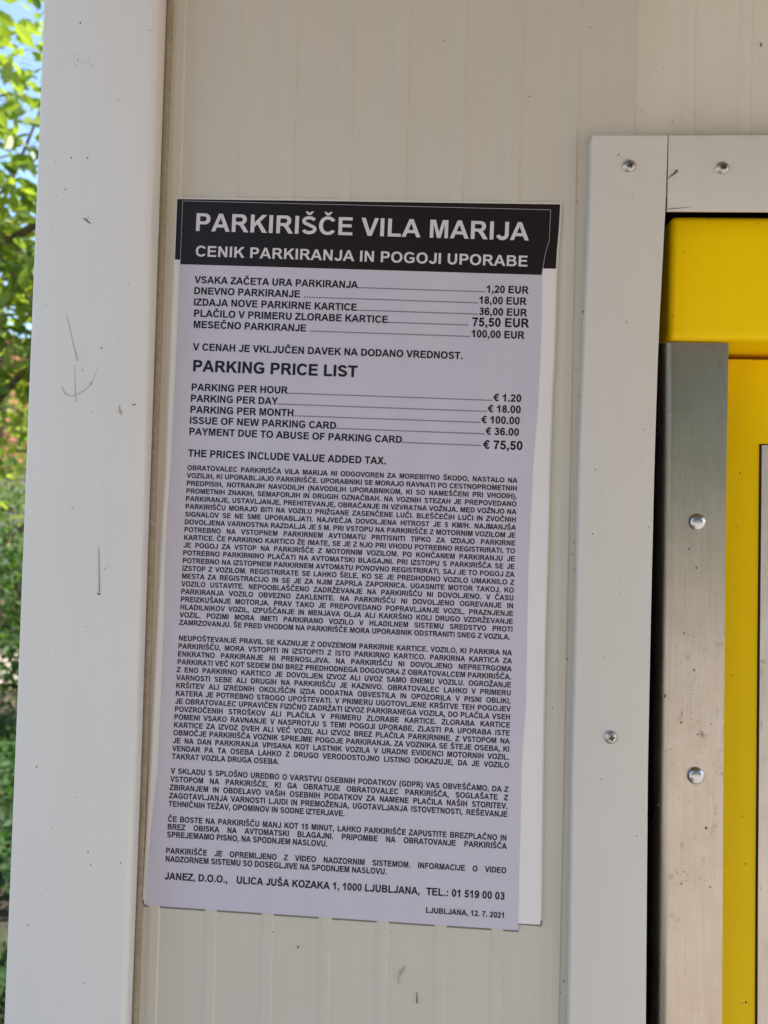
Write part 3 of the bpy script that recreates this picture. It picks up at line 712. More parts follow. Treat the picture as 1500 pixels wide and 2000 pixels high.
PARA = [
 ((366, 918), (1010, 943.3), (350.5, 1220.5), (1000.5, 1249.3), 9.6, 10.1, [
 'OBRATOVALEC PARKIRIŠČA VILA MARIJA NI ODGOVOREN ZA MOREBITNO ŠKODO, NASTALO NA',
 'VOZILIH, KI UPORABLJAJO PARKIRIŠČE. UPORABNIKI SE MORAJO RAVNATI PO CESTNOPROMETNIH',
 'PREDPISIH, NOTRANJIH NAVODILIH (NAVODILIH UPORABNIKOM, KI SO NAMEŠČENI PRI VHODIH),',
 'PROMETNIH ZNAKIH, SEMAFORJIH IN DRUGIH OZNAČBAH. NA VOZNIH STEZAH JE PREPOVEDANO',
 'PARKIRANJE, USTAVLJANJE, PREHITEVANJE, OBRAČANJE IN VZVRATNA VOŽNJA. MED VOŽNJO NA',
 'PARKIRIŠČU MORAJO BITI NA VOZILU PRIŽGANE ZASENČENE LUČI. BLEŠČEČIH LUČI IN ZVOČNIH',
 'SIGNALOV SE NE SME UPORABLJATI. NAJVEČJA DOVOLJENA HITROST JE 5 KM/H. NAJMANJŠA',
 'DOVOLJENA VARNOSTNA RAZDALJA JE 5 M. PRI VSTOPU NA PARKIRIŠČE Z MOTORNIM VOZILOM JE',
 'POTREBNO NA VSTOPNEM PARKIRNEM AVTOMATU PRITISNITI TIPKO ZA IZDAJO PARKIRNE',
 'KARTICE. ČE PARKIRNO KARTICO ŽE IMATE, SE JE Z NJO PRI VHODU POTREBNO REGISTRIRATI. TO',
 'JE POGOJ ZA VSTOP NA PARKIRIŠČE Z MOTORNIM VOZILOM. PO KONČANEM PARKIRANJU JE',
 'POTREBNO PARKIRNINO PLAČATI NA AVTOMATSKI BLAGAJNI. PRI IZSTOPU S PARKIRIŠČA SE JE',
 'POTREBNO NA IZSTOPNEM PARKIRNEM AVTOMATU PONOVNO REGISTRIRATI, SAJ JE TO POGOJ ZA',
 'IZSTOP Z VOZILOM. REGISTRIRATE SE LAHKO ŠELE, KO SE JE PREDHODNO VOZILO UMAKNILO Z',
 'MESTA ZA REGISTRACIJO IN SE JE ZA NJIM ZAPRLA ZAPORNICA. UGASNITE MOTOR TAKOJ, KO',
 'VOZILO USTAVITE. NEPOOBLAŠČENO ZADRŽEVANJE NA PARKIRIŠČU NI DOVOLJENO. V ČASU',
 'PARKIRANJA VOZILO OBVEZNO ZAKLENITE. NA PARKIRIŠČU NI DOVOLJENO OGREVANJE IN',
 'PREIZKUŠANJE MOTORJA. PRAV TAKO JE PREPOVEDANO POPRAVLJANJE VOZIL, PRAZNJENJE',
 'HLADILNIKOV VOZIL, IZPUŠČANJE IN MENJAVA OLJA ALI KAKRŠNO KOLI DRUGO VZDRŽEVANJE',
 'VOZIL. POZIMI MORA IMETI PARKIRANO VOZILO V HLADILNEM SISTEMU SREDSTVO PROTI',
 'ZAMRZOVANJU. ŠE PRED VHODOM NA PARKIRIŠČE MORA UPORABNIK ODSTRANITI SNEG Z VOZILA.']),
 ((349, 1251), (999.6, 1280), (336, 1482), (993.5, 1515.4), 10.1, 10.6, [
 'NEUPOŠTEVANJE PRAVIL SE KAZNUJE Z ODVZEMOM PARKIRNE KARTICE. VOZILO, KI PARKIRA NA',
 'PARKIRIŠČU, MORA VSTOPITI IN IZSTOPITI Z ISTO PARKIRNO KARTICO. PARKIRNA KARTICA ZA',
 'ENKRATNO PARKIRANJE NI PRENOSLJIVA. NA PARKIRIŠČU NI DOVOLJENO NEPRETRGOMA',
 'PARKIRATI VEČ KOT SEDEM DNI BREZ PREDHODNEGA DOGOVORA Z OBRATOVALCEM PARKIRIŠČA.',
 'Z ENO PARKIRNO KARTICO JE DOVOLJEN IZVOZ ALI UVOZ SAMO ENEMU VOZILU. OGROŽANJE',
 'VARNOSTI SEBE ALI DRUGIH NA PARKIRIŠČU JE KAZNIVO. OBRATOVALEC LAHKO V PRIMERU',
 'KRŠITEV ALI IZREDNIH OKOLIŠČIN IZDA DODATNA OBVESTILA IN OPOZORILA V PISNI OBLIKI,',
 'KATERA JE POTREBNO STROGO UPOŠTEVATI. V PRIMERU UGOTOVLJENE KRŠITVE TEH POGOJEV',
 'JE OBRATOVALEC UPRAVIČEN FIZIČNO ZADRŽATI IZVOZ PARKIRANEGA VOZILA, DO PLAČILA VSEH',
 'POVZROČENIH STROŠKOV ALI PLAČILA V PRIMERU ZLORABE KARTICE. ZLORABA KARTICE',
 'POMENI VSAKO RAVNANJE V NASPROTJU S TEMI POGOJI UPORABE, ZLASTI PA UPORABA ISTE',
 'KARTICE ZA IZVOZ DVEH ALI VEČ VOZIL ALI IZVOZ BREZ PLAČILA PARKIRNINE. Z VSTOPOM NA',
 'OBMOČJE PARKIRIŠČA VOZNIK SPREJME POGOJE PARKIRANJA. ZA VOZNIKA SE ŠTEJE OSEBA, KI',
 'JE NA DAN PARKIRANJA VPISANA KOT LASTNIK VOZILA V URADNI EVIDENCI MOTORNIH VOZIL.',
 'VENDAR PA TA OSEBA LAHKO Z DRUGO VERODOSTOJNO LISTINO DOKAZUJE, DA JE VOZILO',
 'TAKRAT VOZILA DRUGA OSEBA.']),
 ((334, 1510.5), (992.5, 1547), (329.5, 1575), (990, 1612), 10.7, 11, [
 'V SKLADU S SPLOŠNO UREDBO O VARSTVU OSEBNIH PODATKOV (GDPR) VAS OBVEŠČAMO, DA Z',
 'VSTOPOM NA PARKIRIŠČE, KI GA OBRATUJE OBRATOVALEC PARKIRIŠČA, SOGLAŠATE Z',
 'ZBIRANJEM IN OBDELAVO VAŠIH OSEBNIH PODATKOV ZA NAMENE PLAČILA NAŠIH STORITEV,',
 'ZAGOTAVLJANJA VARNOSTI LJUDI IN PREMOŽENJA, UGOTAVLJANJA ISTOVETNOSTI, REŠEVANJE',
 'TEHNIČNIH TEŽAV, OPOMINOV IN SODNE IZTERJAVE.']),
 ((328, 1604.5), (989.5, 1642), (326, 1635), (989, 1674), 11, 11.2, [
 'ČE BOSTE NA PARKIRIŠČU MANJ KOT 15 MINUT, LAHKO PARKIRIŠČE ZAPUSTITE BREZPLAČNO IN',
 'BREZ OBISKA NA AVTOMATSKI BLAGAJNI. PRIPOMBE NA OBRATOVANJE PARKIRIŠČA',
 'SPREJEMAMO PISNO, NA SPODNJEM NASLOVU.']),
 ((324, 1666.5), (988.5, 1705.5), (323, 1682.5), (988, 1721.5), 11.1, 11.3, [
 'PARKIRIŠČE JE OPREMLJENO Z VIDEO NADZORNIM SISTEMOM. INFORMACIJE O VIDEO',
 'NADZORNEM SISTEMU SO DOSEGLJIVE NA SPODNJEM NASLOVU.']),
]
natw = lambda t: sum(TRI[c][0] for c in t)
for (a0, b0, a1, b1_, c0, c1, lines) in PARA:
    n = len(lines)
    for i, t in enumerate(lines):
        f = i / (n - 1)
        A_ = (a0[0] + (a1[0] - a0[0]) * f - .5, a0[1] + (a1[1] - a0[1]) * f); B_ = (b0[0] + (b1_[0] - b0[0]) * f + .5, b0[1] + (b1_[1] - b0[1]) * f)
        W = (at(*A_, SHEET_Y) - at(*B_, SHEET_Y)).length
        sx = W / 1000 / 49.95
        last = i == n - 1
        if last and n != 21: pk.run(t, A_, B_, c0 + (c1 - c0) * f, sx=sx)
        elif last: pk.run(t, A_, (996.5, 1249.2), c1)
        else: pk.run(t, A_, B_, c0 + (c1 - c0) * f, sx=min(sx, W / (natw(t) - 60 * t.count(' '))), justify=True)
    
pk.run('JANEZ, D.O.O.,', (320.8, 1717.3), (445, 1724.5), 13.8)
pk.run('ULICA JUŠA KOZAKA 1, 1000 LJUBLJANA,', (461, 1725.4), (820.5, 1747), 14)
pk.run('TEL.: 01 519 00 03', (832, 1747.8), (986, 1757.2), 14.4)
pk.run('LJUBLJANA, 12. 7. 2021', (831, 1782.5), (986, 1793), 10.8)
pk.obj('body_lettering', M['ink'], new)
print('text widths', [round(natw(t)) for p in PARA for t in p[-1]][:8], max(natw(t) for p in PARA for t in p[-1]))

# price stickers stuck over the old amounts
def sticker(corners, text, p0, p1, cap, label):
    (x0, y0), (x1, y1), (x2, y2), (x3, y3) = corners
    me = sheet_grid([((x0, y0), (x1, y1)), ((x3, y3), (x2, y2))], SHEET_Y - .00016, nx=20, thick=.00011)
    o = link('price_sticker', me, M['sticker'], label=label, cat='sticker', group='correction stickers on the price list')
    p = Print(.00030, True); p.run(text, p0, p1, cap); p.obj('sticker_lettering', M['ink'], o)
sticker(((917, 617), (1037, 621), (1039, 642.5), (916, 639)), '75,50 EUR', (921.5, 637), (1033, 639.8), 17, 'small pale sticker reading 75,50 EUR in the upper Slovene price block')
sticker(((940.5, 856), (1026, 859), (1025, 887.5), (940, 884.5)), '€ 75,50', (943.5, 876.5), (1021, 879), 17, 'small pale sticker with the euro sign first, in the English price block')

# ------------------------------------------------------------------ things stuck to the wall and marks
M['stalk'] = mat('dry_stalk', (0.24, 0.15, 0.07), 0.8); M['fibre'] = mat('plant_fibre', (0.42, 0.37, 0.29), 0.8); M['bug'] = mat('dark_chitin', (0.03, 0.025, 0.02), 0.4)
M['straw'] = mat('green_straw', (0.30, 0.30, 0.14), 0.7); M['grime'] = mat('grime_speck', (0.12, 0.09, 0.06), 0.8)
def tube(paths, Y, name, m, **kw):
    """paths: list of [(px, py, radius in px)], lying on the surface at depth Y"""
    vs, fs = [], []
    for pts in paths:
        b = len(vs); ns = 6; k = 0.63 / 1500
        for i, (px, py, r) in enumerate(pts):
            p = at(px, py, Y); q0 = at(*pts[max(0, i - 1)][:2], Y); q1 = at(*pts[min(len(pts) - 1, i + 1)][:2], Y)
            d = (q1 - q0).normalized(); s = Vector((-d.z, 0, d.x))
            for j in range(ns):
                a = 2 * math.pi * j / ns; vs.append(p + s * (r * k * .72 * math.cos(a)) + Vector((0, -r * k * .6 * (1 + math.sin(a)), 0)))
        for i in range(len(pts) - 1):
            for j in range(ns):
                l = (j + 1) % ns; fs.append((b + i * ns + j, b + i * ns + l, b + (i + 1) * ns + l, b + (i + 1) * ns + j))
        fs.append(tuple(b + j for j in range(ns))); fs.append(tuple(b + (len(pts) - 1) * ns + j for j in range(ns)))
    me = mesh(name, vs, fs, smooth=True); return link(name, me, m, **kw)
PY = Y_POST - .0001
tube([[(193, 1068, .5), (193.4, 1100, .8), (194, 1135, .9), (194, 1156, 1.1)], [(190.5, 1158, 1.2), (193, 1160.5, 2.6), (196, 1159.5, 1.6)]], PY, 'dry_stalk', M['stalk'],
     label='thin upright dry brown stalk stuck to the white corner post', cat='stalk')
tube([[(163.5, 426, .9), (169, 431, 1.6), (176.5, 436.5, 1.0)], [(170, 430, .4), (173, 423, .3)]], PY, 'dead_insect', M['bug'], label='tiny slanting black insect high on the white corner post', cat='insect')
tube([[(130, 615, .4), (137, 645, .5), (144, 675, .6), (149.5, 697, 1.4), (151, 705, .6)], [(145, 712, .4), (146.5, 745, .5), (147, 768, .7), (149, 785, .8)],
      [(120, 755, .4), (127, 769, 1.0), (138, 774, .6), (150, 771, .7), (162, 764, .5), (175, 754, .7)], [(176, 753, .8), (178, 749, 2.2), (180, 745, .8)], [(180, 745, .4), (187, 730, .25), (191, 719, .2)]],
     PY, 'dry_twig', M['fibre'], label='hair-thin forked plant fibre stuck to the middle of the corner post', cat='plant fibre')
tube([[(234, 790, .4), (233.5, 799, 1.0), (235, 804, 2.2), (238, 811, .4)], [(235, 804, .5), (231, 806, .3)]], PY, 'grass_seed', M['straw'], label='small greenish grass seed on the right half of the corner post', cat='seed')
tube([[(258, 792, .6), (262, 790.5, 1.4), (266, 789.5, .7)]], PY, 'dirt_fleck', M['bug'], label='dark oblong fleck beside the grass seed on the corner post', cat='fleck')
tube([[(791, 1887, .5), (786, 1898, 1.2), (780, 1906, 1.1), (778, 1916, .9), (781, 1924, .4)], [(789, 1890, .4), (783, 1896, .9), (779, 1903, .6)], [(778, 1912, .4), (776, 1922, .3)]], -RIB_H, 'grass_seed', M['straw'],
     label='curled green grass seed on the wall below the price list', cat='seed')
tube([[(814, 1938, .8), (814.5, 1948, 1.3), (814, 1957, 1.8), (814.5, 1960, .8)]], -RIB_H, 'dead_insect', M['bug'], label='small upright black insect on the wall low below the price list', cat='insect')
tube([[(1486, 83, .7), (1486.5, 88, 1.6), (1486, 92, .8)]], -.0002, 'dead_insect', M['bug'], label='tiny black insect at the top right of the wall above the machine', cat='insect')
tube([[(1303.5, 350, .5), (1309, 345, 1.0), (1316, 340, 1.8), (1322, 334, 2.4), (1322, 331, .8)]], TY + .0006, 'scuff_mark', M['bug'], parent=th)
tube([[(1303, 409, .8), (1315, 407.5, .9), (1332, 406, .7), (1350, 404.5, .3)]], TY + .0006, 'scuff_mark', M['grime'], parent=th)
tube([[(1077, 1817, .3), (1083, 1816, 1.0), (1090, 1817.2, .5), (1094, 1817, .3)]], -.0002, 'scuff_mark', M['grime'], parent=kiosk)
def specks(name, pts, Y, parent):
    vs, fs = [], []
    for (px, py, r) in pts:
        p = at(px, py, Y); b = len(vs); k = .63 / 1500 * r * .8; n = 7
        for i in range(n):
            a = 2 * math.pi * i / n; rr = k * random.uniform(.6, 1.25)
            vs.append(p + Vector((rr * math.cos(a), -.00002, rr * 1.2 * math.sin(a))))
        vs.append(p + Vector((0, -k * .45, 0)))
        for i in range(n): fs.append((b + i, b + (i + 1) % n, b + n))
    o = link(name, mesh(name, vs, fs), M['grime'], parent, kind='stuff'); return o
R_ = random.Random(3)
post_spots = [(157, 45, 2.6), (152, 116, 2), (148, 129, 1.4), (178, 128, 1.5), (292, 59, 1.7), (139, 308, 2.4), (171, 308, 2), (127.5, 370, 2), (109, 317, 1.3), (230, 194, 1.3), (198.5, 680, 2.1), (88, 595, 1.6), (251, 554, 1.2),
              (161, 723, 1.3), (180, 804, 1.5), (141, 993, 1.7), (205, 1110, 1.3), (212, 1105, 1.5), (168, 1224, 1.8), (109, 1275, 1.2), (71.5, 1498, 2), (55, 1807, 2), (172, 1663, 2), (177, 1689, 1.6), (236, 1685, 1.6), (163, 1921, 1.7), (101, 1617, 1), (146, 1557, 1.4)]
for _ in range(70): 
    y = R_.uniform(0, 2000); post_spots.append((R_.uniform(95 - y * .038, 285 - y * .03), y, R_.uniform(.5, 1.0)))
for _ in range(30): post_spots.append((R_.gauss(168, 16), R_.gauss(116, 6), R_.uniform(.4, 1.0)))
for _ in range(22): post_spots.append((R_.gauss(110, 14), R_.gauss(400, 60), R_.uniform(.4, .9)))
specks('dirt_specks', post_spots, PY + .00008, kiosk)
trim_spots = [(1208, 302, 1.9), (1163, 917, 1.6), (1157.5, 1042, 2.3), (1211, 1137, 1.4), (1259, 839, 1.7), (1253, 903, 1.2), (1267, 1030, 1.5), (1211, 1157, 1.2), (1178, 1284, 1.6), (1175, 1522, 1.8), (1243, 1632, 1.7), (1172, 957, 1.3), (1235, 386, 1.4), (1224, 629, 1.7), (1247, 1562, 1)]
for _ in range(30):
    y = R_.uniform(280, 1990); trim_spots.append((R_.uniform(1165 - y * .02, 1290 - y * .02), y, R_.uniform(.4, .9)))
specks('dirt_specks', trim_spots, TY - .00005, kiosk)
wall_spots = [(1138, 609, 2.6), (1121, 396, 1.6), (1127, 394, 1.6), (1125, 720, 1.6), (1131, 774, 1.9), (1110, 843, 1.6), (1114, 784, 1.6), (1107, 873, 1.6), (1034, 188, 2), (1152, 53, 1.8), (1468, 87, 1.8), (868, 80, 1.7), (452, 36, 2), (533, 1820, 2.2), (582, 1850, 2.4),
              (862, 1854, 1.8), (765, 1821, 1.3), (1108, 1287, 2.2), (1103, 1388, 2.2), (1079, 1384, 1.6), (1121, 1060, 1.6), (1118, 1082, 1.6), (1123, 1113, 1.7), (1091, 957, 1.3), (1097, 1686, 2.2), (1096, 1718, 2.4), (1096, 1746, 1.7), (1095, 1784, 1.7), (1101, 1917, 2.4), (1094, 1938, 1.8), (1314, 237, 1.4), (1253, 215, 1.4), (1296, 131, 1.3)]
for _ in range(90):
    x = R_.uniform(340, 1110); y = R_.choice((R_.uniform(0, 385), R_.uniform(1830, 2000))); wall_spots.append((x, y, R_.uniform(.4, .95)))
for _ in range(70): wall_spots.append((R_.gauss(1108, 9), R_.uniform(400, 2000), R_.uniform(.4, 1.0)))
specks('dirt_specks', wall_spots, -.0004, kiosk)
mach_spots_h = [(1385, 427, 1.8), (1401, 427, 1.6), (1315, 618, 2), (1337, 492, 1.5), (1360, 515, 1.3), (1482, 437, 1.6)]
specks('dirt_specks', mach_spots_h, HY - .00005, mach).matrix_parent_inverse = Matrix.Translation(mach.location).inverted()
mach_spots_d = [(1445.5, 924, 2.3), (1450, 1006, 1.6), (1439, 1027, 1.5), (1435, 1141, 1.3), (1474, 703, 2), (1428.5, 1318, 2), (1421, 1268, 1.2), (1449.5, 1595, 1.9), (1456, 1687, 2.4), (1457, 1958, 3), (1450, 1959, 1.5), (1463, 1961, 1.6)]
specks('dirt_specks', mach_spots_d, DY - .00005, mach).matrix_parent_inverse = Matrix.Translation(mach.location).inverted()
pl_spots = [(1336, 1237, 2.6), (1345, 1240, 1.6), (1356, 1309, 3), (1299, 1360, 3), (1330, 1411, 2.8), (1363, 1434, 2.2), (1346, 1072, 2.8), (1360, 1109, 2.6), (1286, 1573, 2.2), (1379, 1617, 3.4), (1331, 1726, 2), (1386, 1732, 2), (1389, 1414, 2)]
for _ in range(120): pl_spots.append((R_.gauss(1360, 22), R_.choice((R_.gauss(1320, 60), R_.gauss(1480, 90), R_.gauss(1720, 15))), R_.uniform(.5, 1.3)))
specks('dirt_specks', pl_spots, SY - .00005, plate)

# ------------------------------------------------------------------ trees, bushes and house to the left behind the kiosk
def leaf_mat(name, c0, c1, tr):
    m = bpy.data.materials.new(name); m.use_nodes = True; nt = m.node_tree; nt.nodes.clear()
    out = N(m, 'ShaderNodeOutputMaterial'); P = N(m, 'ShaderNodeBsdfPrincipled'); T = N(m, 'ShaderNodeBsdfTranslucent'); mx = N(m, 'ShaderNodeMixShader')
    at_ = N(m, 'ShaderNodeAttribute'); at_.attribute_name = 'tint'
    c = ramp(m, at_.outputs['Fac'], [(0.0, c0), (1.0, c1)])
    n = noise_tex(m, coords(m), 0.9, 2)
    L(m, c, P.inputs['Base Color']); P.inputs['Roughness'].default_value = 0.38 if tr > .4 else 0.65
    tc = mix(m, 1.0, c, (1.75, 1.8, 0.75), 'MULTIPLY'); L(m, tc, T.inputs[0])
    mx.inputs[0].default_value = tr; L(m, P.outputs[0], mx.inputs[1]); L(m, T.outputs[0], mx.inputs[2]); L(m, mx.outputs[0], out.inputs[0])
    return m
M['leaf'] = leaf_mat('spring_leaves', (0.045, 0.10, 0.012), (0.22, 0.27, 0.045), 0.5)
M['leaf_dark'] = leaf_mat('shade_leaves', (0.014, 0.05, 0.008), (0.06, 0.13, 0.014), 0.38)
M['bark'] = mat('brown_bark', (0.10, 0.065, 0.04), 0.9)
nb = noise_tex(M['bark'], coords(M['bark'], (1, 1, .3)), 30, 6, .7)
L(M['bark'], ramp(M['bark'], nb, [(0.3, (0.045, 0.03, 0.02)), (0.7, (0.17, 0.115, 0.075))]), M['bark'].node_tree.nodes['Principled BSDF'].inputs['Base Color']); bump(M['bark'], nb, .8, .01)

LEAF = [(0, 0, 0), (.28, .20, .035), (.28, -.20, .035), (.62, .21, .05), (.62, -.21, .05), (1.0, 0, -.03), (.3, 0, 0), (.65, 0, .01)]
LEAF_F = [(0, 6, 1), (0, 2, 6), (6, 7, 3, 1), (6, 2, 4, 7), (7, 5, 3), (7, 4, 5)]
def leaf_matrix(p, size, rnd):
    d = Vector((rnd.gauss(0, 1), rnd.gauss(0, 1), rnd.gauss(-.35, .6))).normalized()
    up = Vector((rnd.gauss(0, .6), rnd.gauss(0, .6), 1)).normalized()
    s = up.cross(d).normalized(); n = d.cross(s)
    return Matrix.LocRotScale(p, Matrix((d, s, n)).transposed(), Vector((size,) * 3))
def leaves_mesh(name, mats, tints):
    vs, fs, tt = [], [], []
    for mt, t in zip(mats, tints):
        b = len(vs); vs += [mt @ Vector(v) for v in LEAF]; fs += [tuple(b + i for i in f) for f in LEAF_F]; tt += [t] * len(LEAF)
    me = mesh(name, vs, fs)
    a = me.attributes.new('tint', 'FLOAT', 'POINT'); a.data.foreach_set('value', tt)
    return me
def limb(pts, rads, n=8):
    vs, fs = [], []
    for i, p in enumerate(pts):
        d = (Vector(pts[min(i + 1, len(pts) - 1)]) - Vector(pts[max(0, i - 1)])).normalized()
        s = d.cross(Vector((.3, .9, .2))).normalized(); t = d.cross(s)
        for j in range(n):
            a = 2 * math.pi * j / n; vs.append(Vector(p) + (s * math.cos(a) + t * math.sin(a)) * rads[i])
    for i in range(len(pts) - 1):
        for j in range(n):
            k = (j + 1) % n; fs.append((i * n + j, i * n + k, (i + 1) * n + k, (i + 1) * n + j))
    return vs, fs
def wiggle(a, b, n, amp, rnd):
    a, b = Vector(a), Vector(b); out = []
    for i in range(n + 1):
        p = a.lerp(b, i / n)
        if 0 < i < n: p += Vector((rnd.gauss(0, amp), rnd.gauss(0, amp), rnd.gauss(0, amp)))
        out.append(p)
    return out
near_leaf = None
def tree(name, base, height, crown_c, crown_r, nleaf, size, lm, label, cat, seed, singles=0, nbr=9, clump=.35, group=None, trunk_r=.09):
    rnd = random.Random(seed); base = Vector(base); crown_c = Vector(crown_c)
    root = empty(name, base, label, cat, group)
    top = Vector((crown_c.x, crown_c.y, crown_c.z + crown_r[2] * .5))
    tp = wiggle(base - Vector((0, 0, .08)), top, 6, .05, rnd); r0 = trunk_r
    vs, fs = limb(tp, [r0 * (1 - .85 * i / 6) for i in range(7)], 10)
    o = link('trunk', mesh('trunk', vs, fs, smooth=True), M['bark']); adopt(o, root)
    tips = []; bv, bf = [], []
    for i in range(nbr):
        k = rnd.randint(1, 5); s = tp[k]; t = rnd.uniform(0, 2 * math.pi); z = rnd.uniform(-.9, .95); q = math.sqrt(max(0, 1 - z * z))
        e = crown_c + Vector((crown_r[0] * q * math.cos(t), crown_r[1] * q * math.sin(t), crown_r[2] * z)) * rnd.uniform(.7, 1.0)
        pts = wiggle(s, e, 5, .06, rnd); v, f = limb(pts, [r0 * .45 * (1 - .8 * j / 5) for j in range(6)], 6)
        bo = link('branch', mesh('branch', v, f, smooth=True), M['bark']); adopt(bo, root)
        tips += pts[2:]
        for _ in range(3):
            s2 = pts[rnd.randint(2, 5)]; e2 = s2 + Vector((rnd.gauss(0, .35), rnd.gauss(0, .35), rnd.gauss(.05, .3))) * crown_r[0]
            pp = wiggle(s2, e2, 3, .03, rnd); v, f = limb(pp, [r0 * .13, r0 * .1, r0 * .08, r0 * .04], 5)
            b = len(bv); bv += v; bf += [tuple(b + i_ for i_ in ff) for ff in f]; tips += pp[1:]
    o = link('twigs', mesh('twigs', bv, bf, smooth=True), M['bark'], kind='stuff'); adopt(o, root)
    mats, tints = [], []
    while len(mats) < nleaf:
        if rnd.random() < .6:
            c = rnd.choice(tips); p = c + Vector((rnd.gauss(0, clump), rnd.gauss(0, clump), rnd.gauss(0, clump))) * .6
        else:
            while True:
                p = Vector((rnd.uniform(-1, 1), rnd.uniform(-1, 1), rnd.uniform(-1, 1)))
                if .2 < p.length < 1: break
            p = crown_c + Vector((p.x * crown_r[0], p.y * crown_r[1], p.z * crown_r[2]))
        nz = noise.noise(p * 2.2)
        if nz < -.12 and rnd.random() < .75: continue
        if p.x > xL0 - .05 and -1.5 < p.y < 1.9: continue
        mats.append(leaf_matrix(p, size * rnd.uniform(.7, 1.3), rnd)); tints.append(min(1, max(0, .5 + nz + rnd.gauss(0, .22))))
    if singles:
        def score(mt):
            d = ROT.transposed() @ (mt.translation - CAM_POS)
            if d.z > -.5: return 1e9
            px = 750 + 1500 * d.x / -d.z; py = 1000 - 1500 * d.y / -d.z
            if -40 < px < 110 and -60 < py < 1300: return -d.z
            return 1e6
        idx = sorted(range(len(mats)), key=lambda i: score(mats[i]))[:singles]
        idx = [i for i in idx if score(mats[i]) < 1e5]
        S = set(idx)
        vers = []
        for t in (.1, .35, .6, .85):
            me = leaves_mesh('leaf', [Matrix.Identity(4)], [t]); me.materials.append(lm); vers.append(me)
        for i in idx:
            o = bpy.data.objects.new('leaf', vers[min(3, int(tints[i] * 4))]); COL.objects.link(o)
            o.parent = root; o.matrix_parent_inverse = Matrix.Translation(root.location).inverted(); o.matrix_basis = mats[i]
        mats = [m_ for i, m_ in enumerate(mats) if i not in S]; tints = [t for i, t in enumerate(tints) if i not in S]
    me = leaves_mesh('crown', mats, tints)
    o = link('crown', me, lm, kind='stuff'); adopt(o, root)
    return root
# line of sight of the strip beside the post: x = -0.51 * (y + 0.63)
tree('leafy_tree', (-3.05, 3.5, 0), 5, (-2.45, 3.3, 3.1), (1.35, 1.0, 1.4), 6600, .10, M['leaf'], 'bright green large-leaved tree nearest the white post, blue sky showing through', 'tree', 11, singles=280, trunk_r=.07)
tree('leafy_tree', (-4.2, 6.9, 0), 5, (-4.0, 6.6, 3.0), (1.7, 1.2, 1.7), 6000, .075, M['leaf'], 'paler fine-leaved tree behind the nearest one', 'tree', 23, trunk_r=.10)
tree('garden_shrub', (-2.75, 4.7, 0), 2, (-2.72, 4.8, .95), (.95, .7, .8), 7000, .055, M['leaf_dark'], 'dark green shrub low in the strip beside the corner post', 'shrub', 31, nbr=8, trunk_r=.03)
tree('garden_shrub', (-6.6, 11.0, 0), 2, (-6.2, 10.6, 1.2), (2.2, 1.2, 1.5), 9000, .085, M['leaf'], 'sunlit yellow-green bush in front of the red-roofed house', 'shrub', 37, nbr=9, trunk_r=.05)
# far trees beyond the house and behind the photographer (they show as green in the steel plate)
for i, (x, y, h, r) in enumerate(((-17, 24, 7, 3.2), (-6, 27, 8, 3.5), (-24, 20, 6, 3))):
    tree('distant_tree', (x, y, 0), h, (x, y, h * .6), (r, r, h * .42), 5000, .26, M['leaf_dark'],
         ('broad tree left of the red-roofed house', 'tall tree right of the red-roofed house', 'low tree at the far left of the garden')[i], 'tree', 50 + i, nbr=8, trunk_r=.2, clump=1.0)
for i, (x, h) in enumerate(((-7, 6.8), (-1.5, 6.4), (3.4, 7.4), (8.5, 6.6), (13, 7.0))):
    tree('roadside_tree', (x, -13 - (i % 2), 0), h, (x, -13 - (i % 2), h * .52), (3.2, 2.0, h * .5), 5500, .30, M['leaf_dark'],
         ('first', 'second', 'third', 'fourth', 'fifth')[i] + ' tree from the left in the row across the forecourt', 'tree', 70 + i, nbr=7, trunk_r=.18, clump=1.0, group='trees across the forecourt')

# house with red tiled roof seen through the leaves
house = empty('garden_house', (-10.5, 19, 0), 'pale house with salmon-red tiled roof glimpsed through the foliage', 'house')
M['render'] = mat('white_house_render', (0.70, 0.55, 0.46), .9); M['tile'] = mat('red_roof_tile', (0.60, 0.19, 0.12), .8); M['pane'] = mat('window_pane', (0.05, 0.07, 0.09), .08)
box('wall', (-14.5, 17, 0), (-6.5, 22, 2.7), M['render'], house)
rv = [(-15, 16.6, 2.65), (-6, 16.6, 2.65), (-6, 22.4, 2.65), (-15, 22.4, 2.65), (-14, 19.5, 6.3), (-7, 19.5, 6.3)]
rf = link('roof', mesh('roof', rv, [(0, 1, 5, 4), (1, 2, 5), (2, 3, 4, 5), (3, 0, 4), (3, 2, 1, 0)]), M['tile']); adopt(rf, house)
for i in range(14):
    t = i / 14; z = 2.67 + 3.65 * t; y = 16.6 + 2.9 * t
    bo = box('tile_course', (-15 + t + .05, y, z + .02), (-6 - t - .05, y + .24, z + .10), M['tile']); bo.parent = rf; bo.matrix_parent_inverse = (Matrix.Translation(house.location).inverted() @ Matrix.Identity(4)).inverted() @ Matrix.Translation(house.location).inverted()
for x in (-13.4, -11.2, -9.0):
    w = box('window', (x, 16.93, 0.9), (x + 1.0, 16.998, 2.1), M['render'], house)
    p = box('pane', (x + .08, 16.915, 0.98), (x + .92, 16.928, 2.02), M['pane']); p.parent = w
    p.matrix_parent_inverse = Matrix.Identity(4)

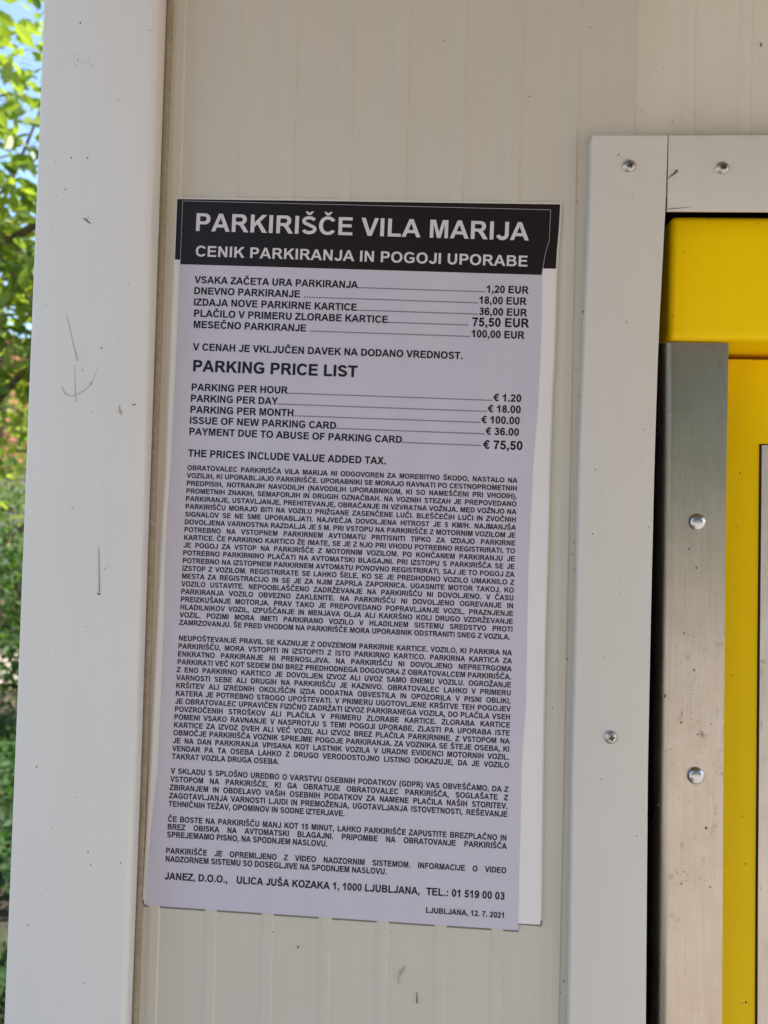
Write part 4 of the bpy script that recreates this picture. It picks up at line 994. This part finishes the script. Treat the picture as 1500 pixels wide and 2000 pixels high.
# grass tufts and fallen leaves on the shaded ground
def grass():
    rnd = random.Random(5); vs, fs = [], []
    for _ in range(9000):
        y = rnd.uniform(.6, 9); x = -.51 * (y + .63) + rnd.gauss(-.1, .45)
        if x > xL0 - .06 and y < 1.75: continue
        if noise.noise(Vector((x * 2, y * 2, 3))) < -.05: continue
        h = rnd.uniform(.05, .17); a = rnd.uniform(0, 6.28); w = .004; z0 = -.03
        d = Vector((math.cos(a), math.sin(a), 0)); s = Vector((-d.y, d.x, 0)) * w; p = Vector((x, y, z0)); b = len(vs)
        vs += [p - s, p + s, p + d * h * .25 + s * .8 + Vector((0, 0, h * .6)), p + d * h * .25 - s * .8 + Vector((0, 0, h * .6)), p + d * h * .7 + Vector((0, 0, h))]
        fs += [(b, b + 1, b + 2, b + 3), (b + 3, b + 2, b + 4)]
    me = mesh('grass', vs, fs); a = me.attributes.new('tint', 'FLOAT', 'POINT'); a.data.foreach_set('value', [rnd.random() for _ in vs]); return me
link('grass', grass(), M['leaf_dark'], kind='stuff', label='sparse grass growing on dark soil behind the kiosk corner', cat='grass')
def litter():
    rnd = random.Random(9); mats, tt = [], []
    for _ in range(1800):
        y = rnd.uniform(2.6, 9); x = -.51 * (y + .63) + rnd.gauss(-.1, .5)
        if x > xL0 - .06 and y < 1.75: continue
        mats.append(Matrix.LocRotScale(Vector((x, y, rnd.uniform(-.01, .03))), Matrix.Rotation(rnd.uniform(0, 6.28), 3, 'Z') @ Matrix.Rotation(rnd.gauss(0, .35), 3, 'X'), Vector((.05, .05, .05)) * rnd.uniform(.6, 1.4))); tt.append(rnd.random())
    return leaves_mesh('leaf_litter', mats, tt)
M['litter'] = leaf_mat('dry_fallen_leaves', (0.10, 0.06, 0.03), (0.34, 0.24, 0.17), .15)
link('leaf_litter', litter(), M['litter'], kind='stuff', label='brown fallen leaves scattered on the ground by the kiosk', cat='leaves')

def ivy():
    rnd = random.Random(19); mats, tt = [], []
    while len(mats) < 7000:
        y = rnd.uniform(.5, 4.6); x = -.51 * (y + .63) + rnd.gauss(-.15, .45)
        if x > xL0 - .08 and y < 1.75: continue
        nz = noise.noise(Vector((x * 1.7, y * 1.7, 8)))
        if nz < -.15: continue
        mats.append(leaf_matrix(Vector((x, y, rnd.uniform(0, .10 + .35 * max(0, nz + .15)))), .05 * rnd.uniform(.7, 1.4), rnd)); tt.append(min(1, max(0, rnd.gauss(.25, .2))))
    return leaves_mesh('ivy', mats, tt)
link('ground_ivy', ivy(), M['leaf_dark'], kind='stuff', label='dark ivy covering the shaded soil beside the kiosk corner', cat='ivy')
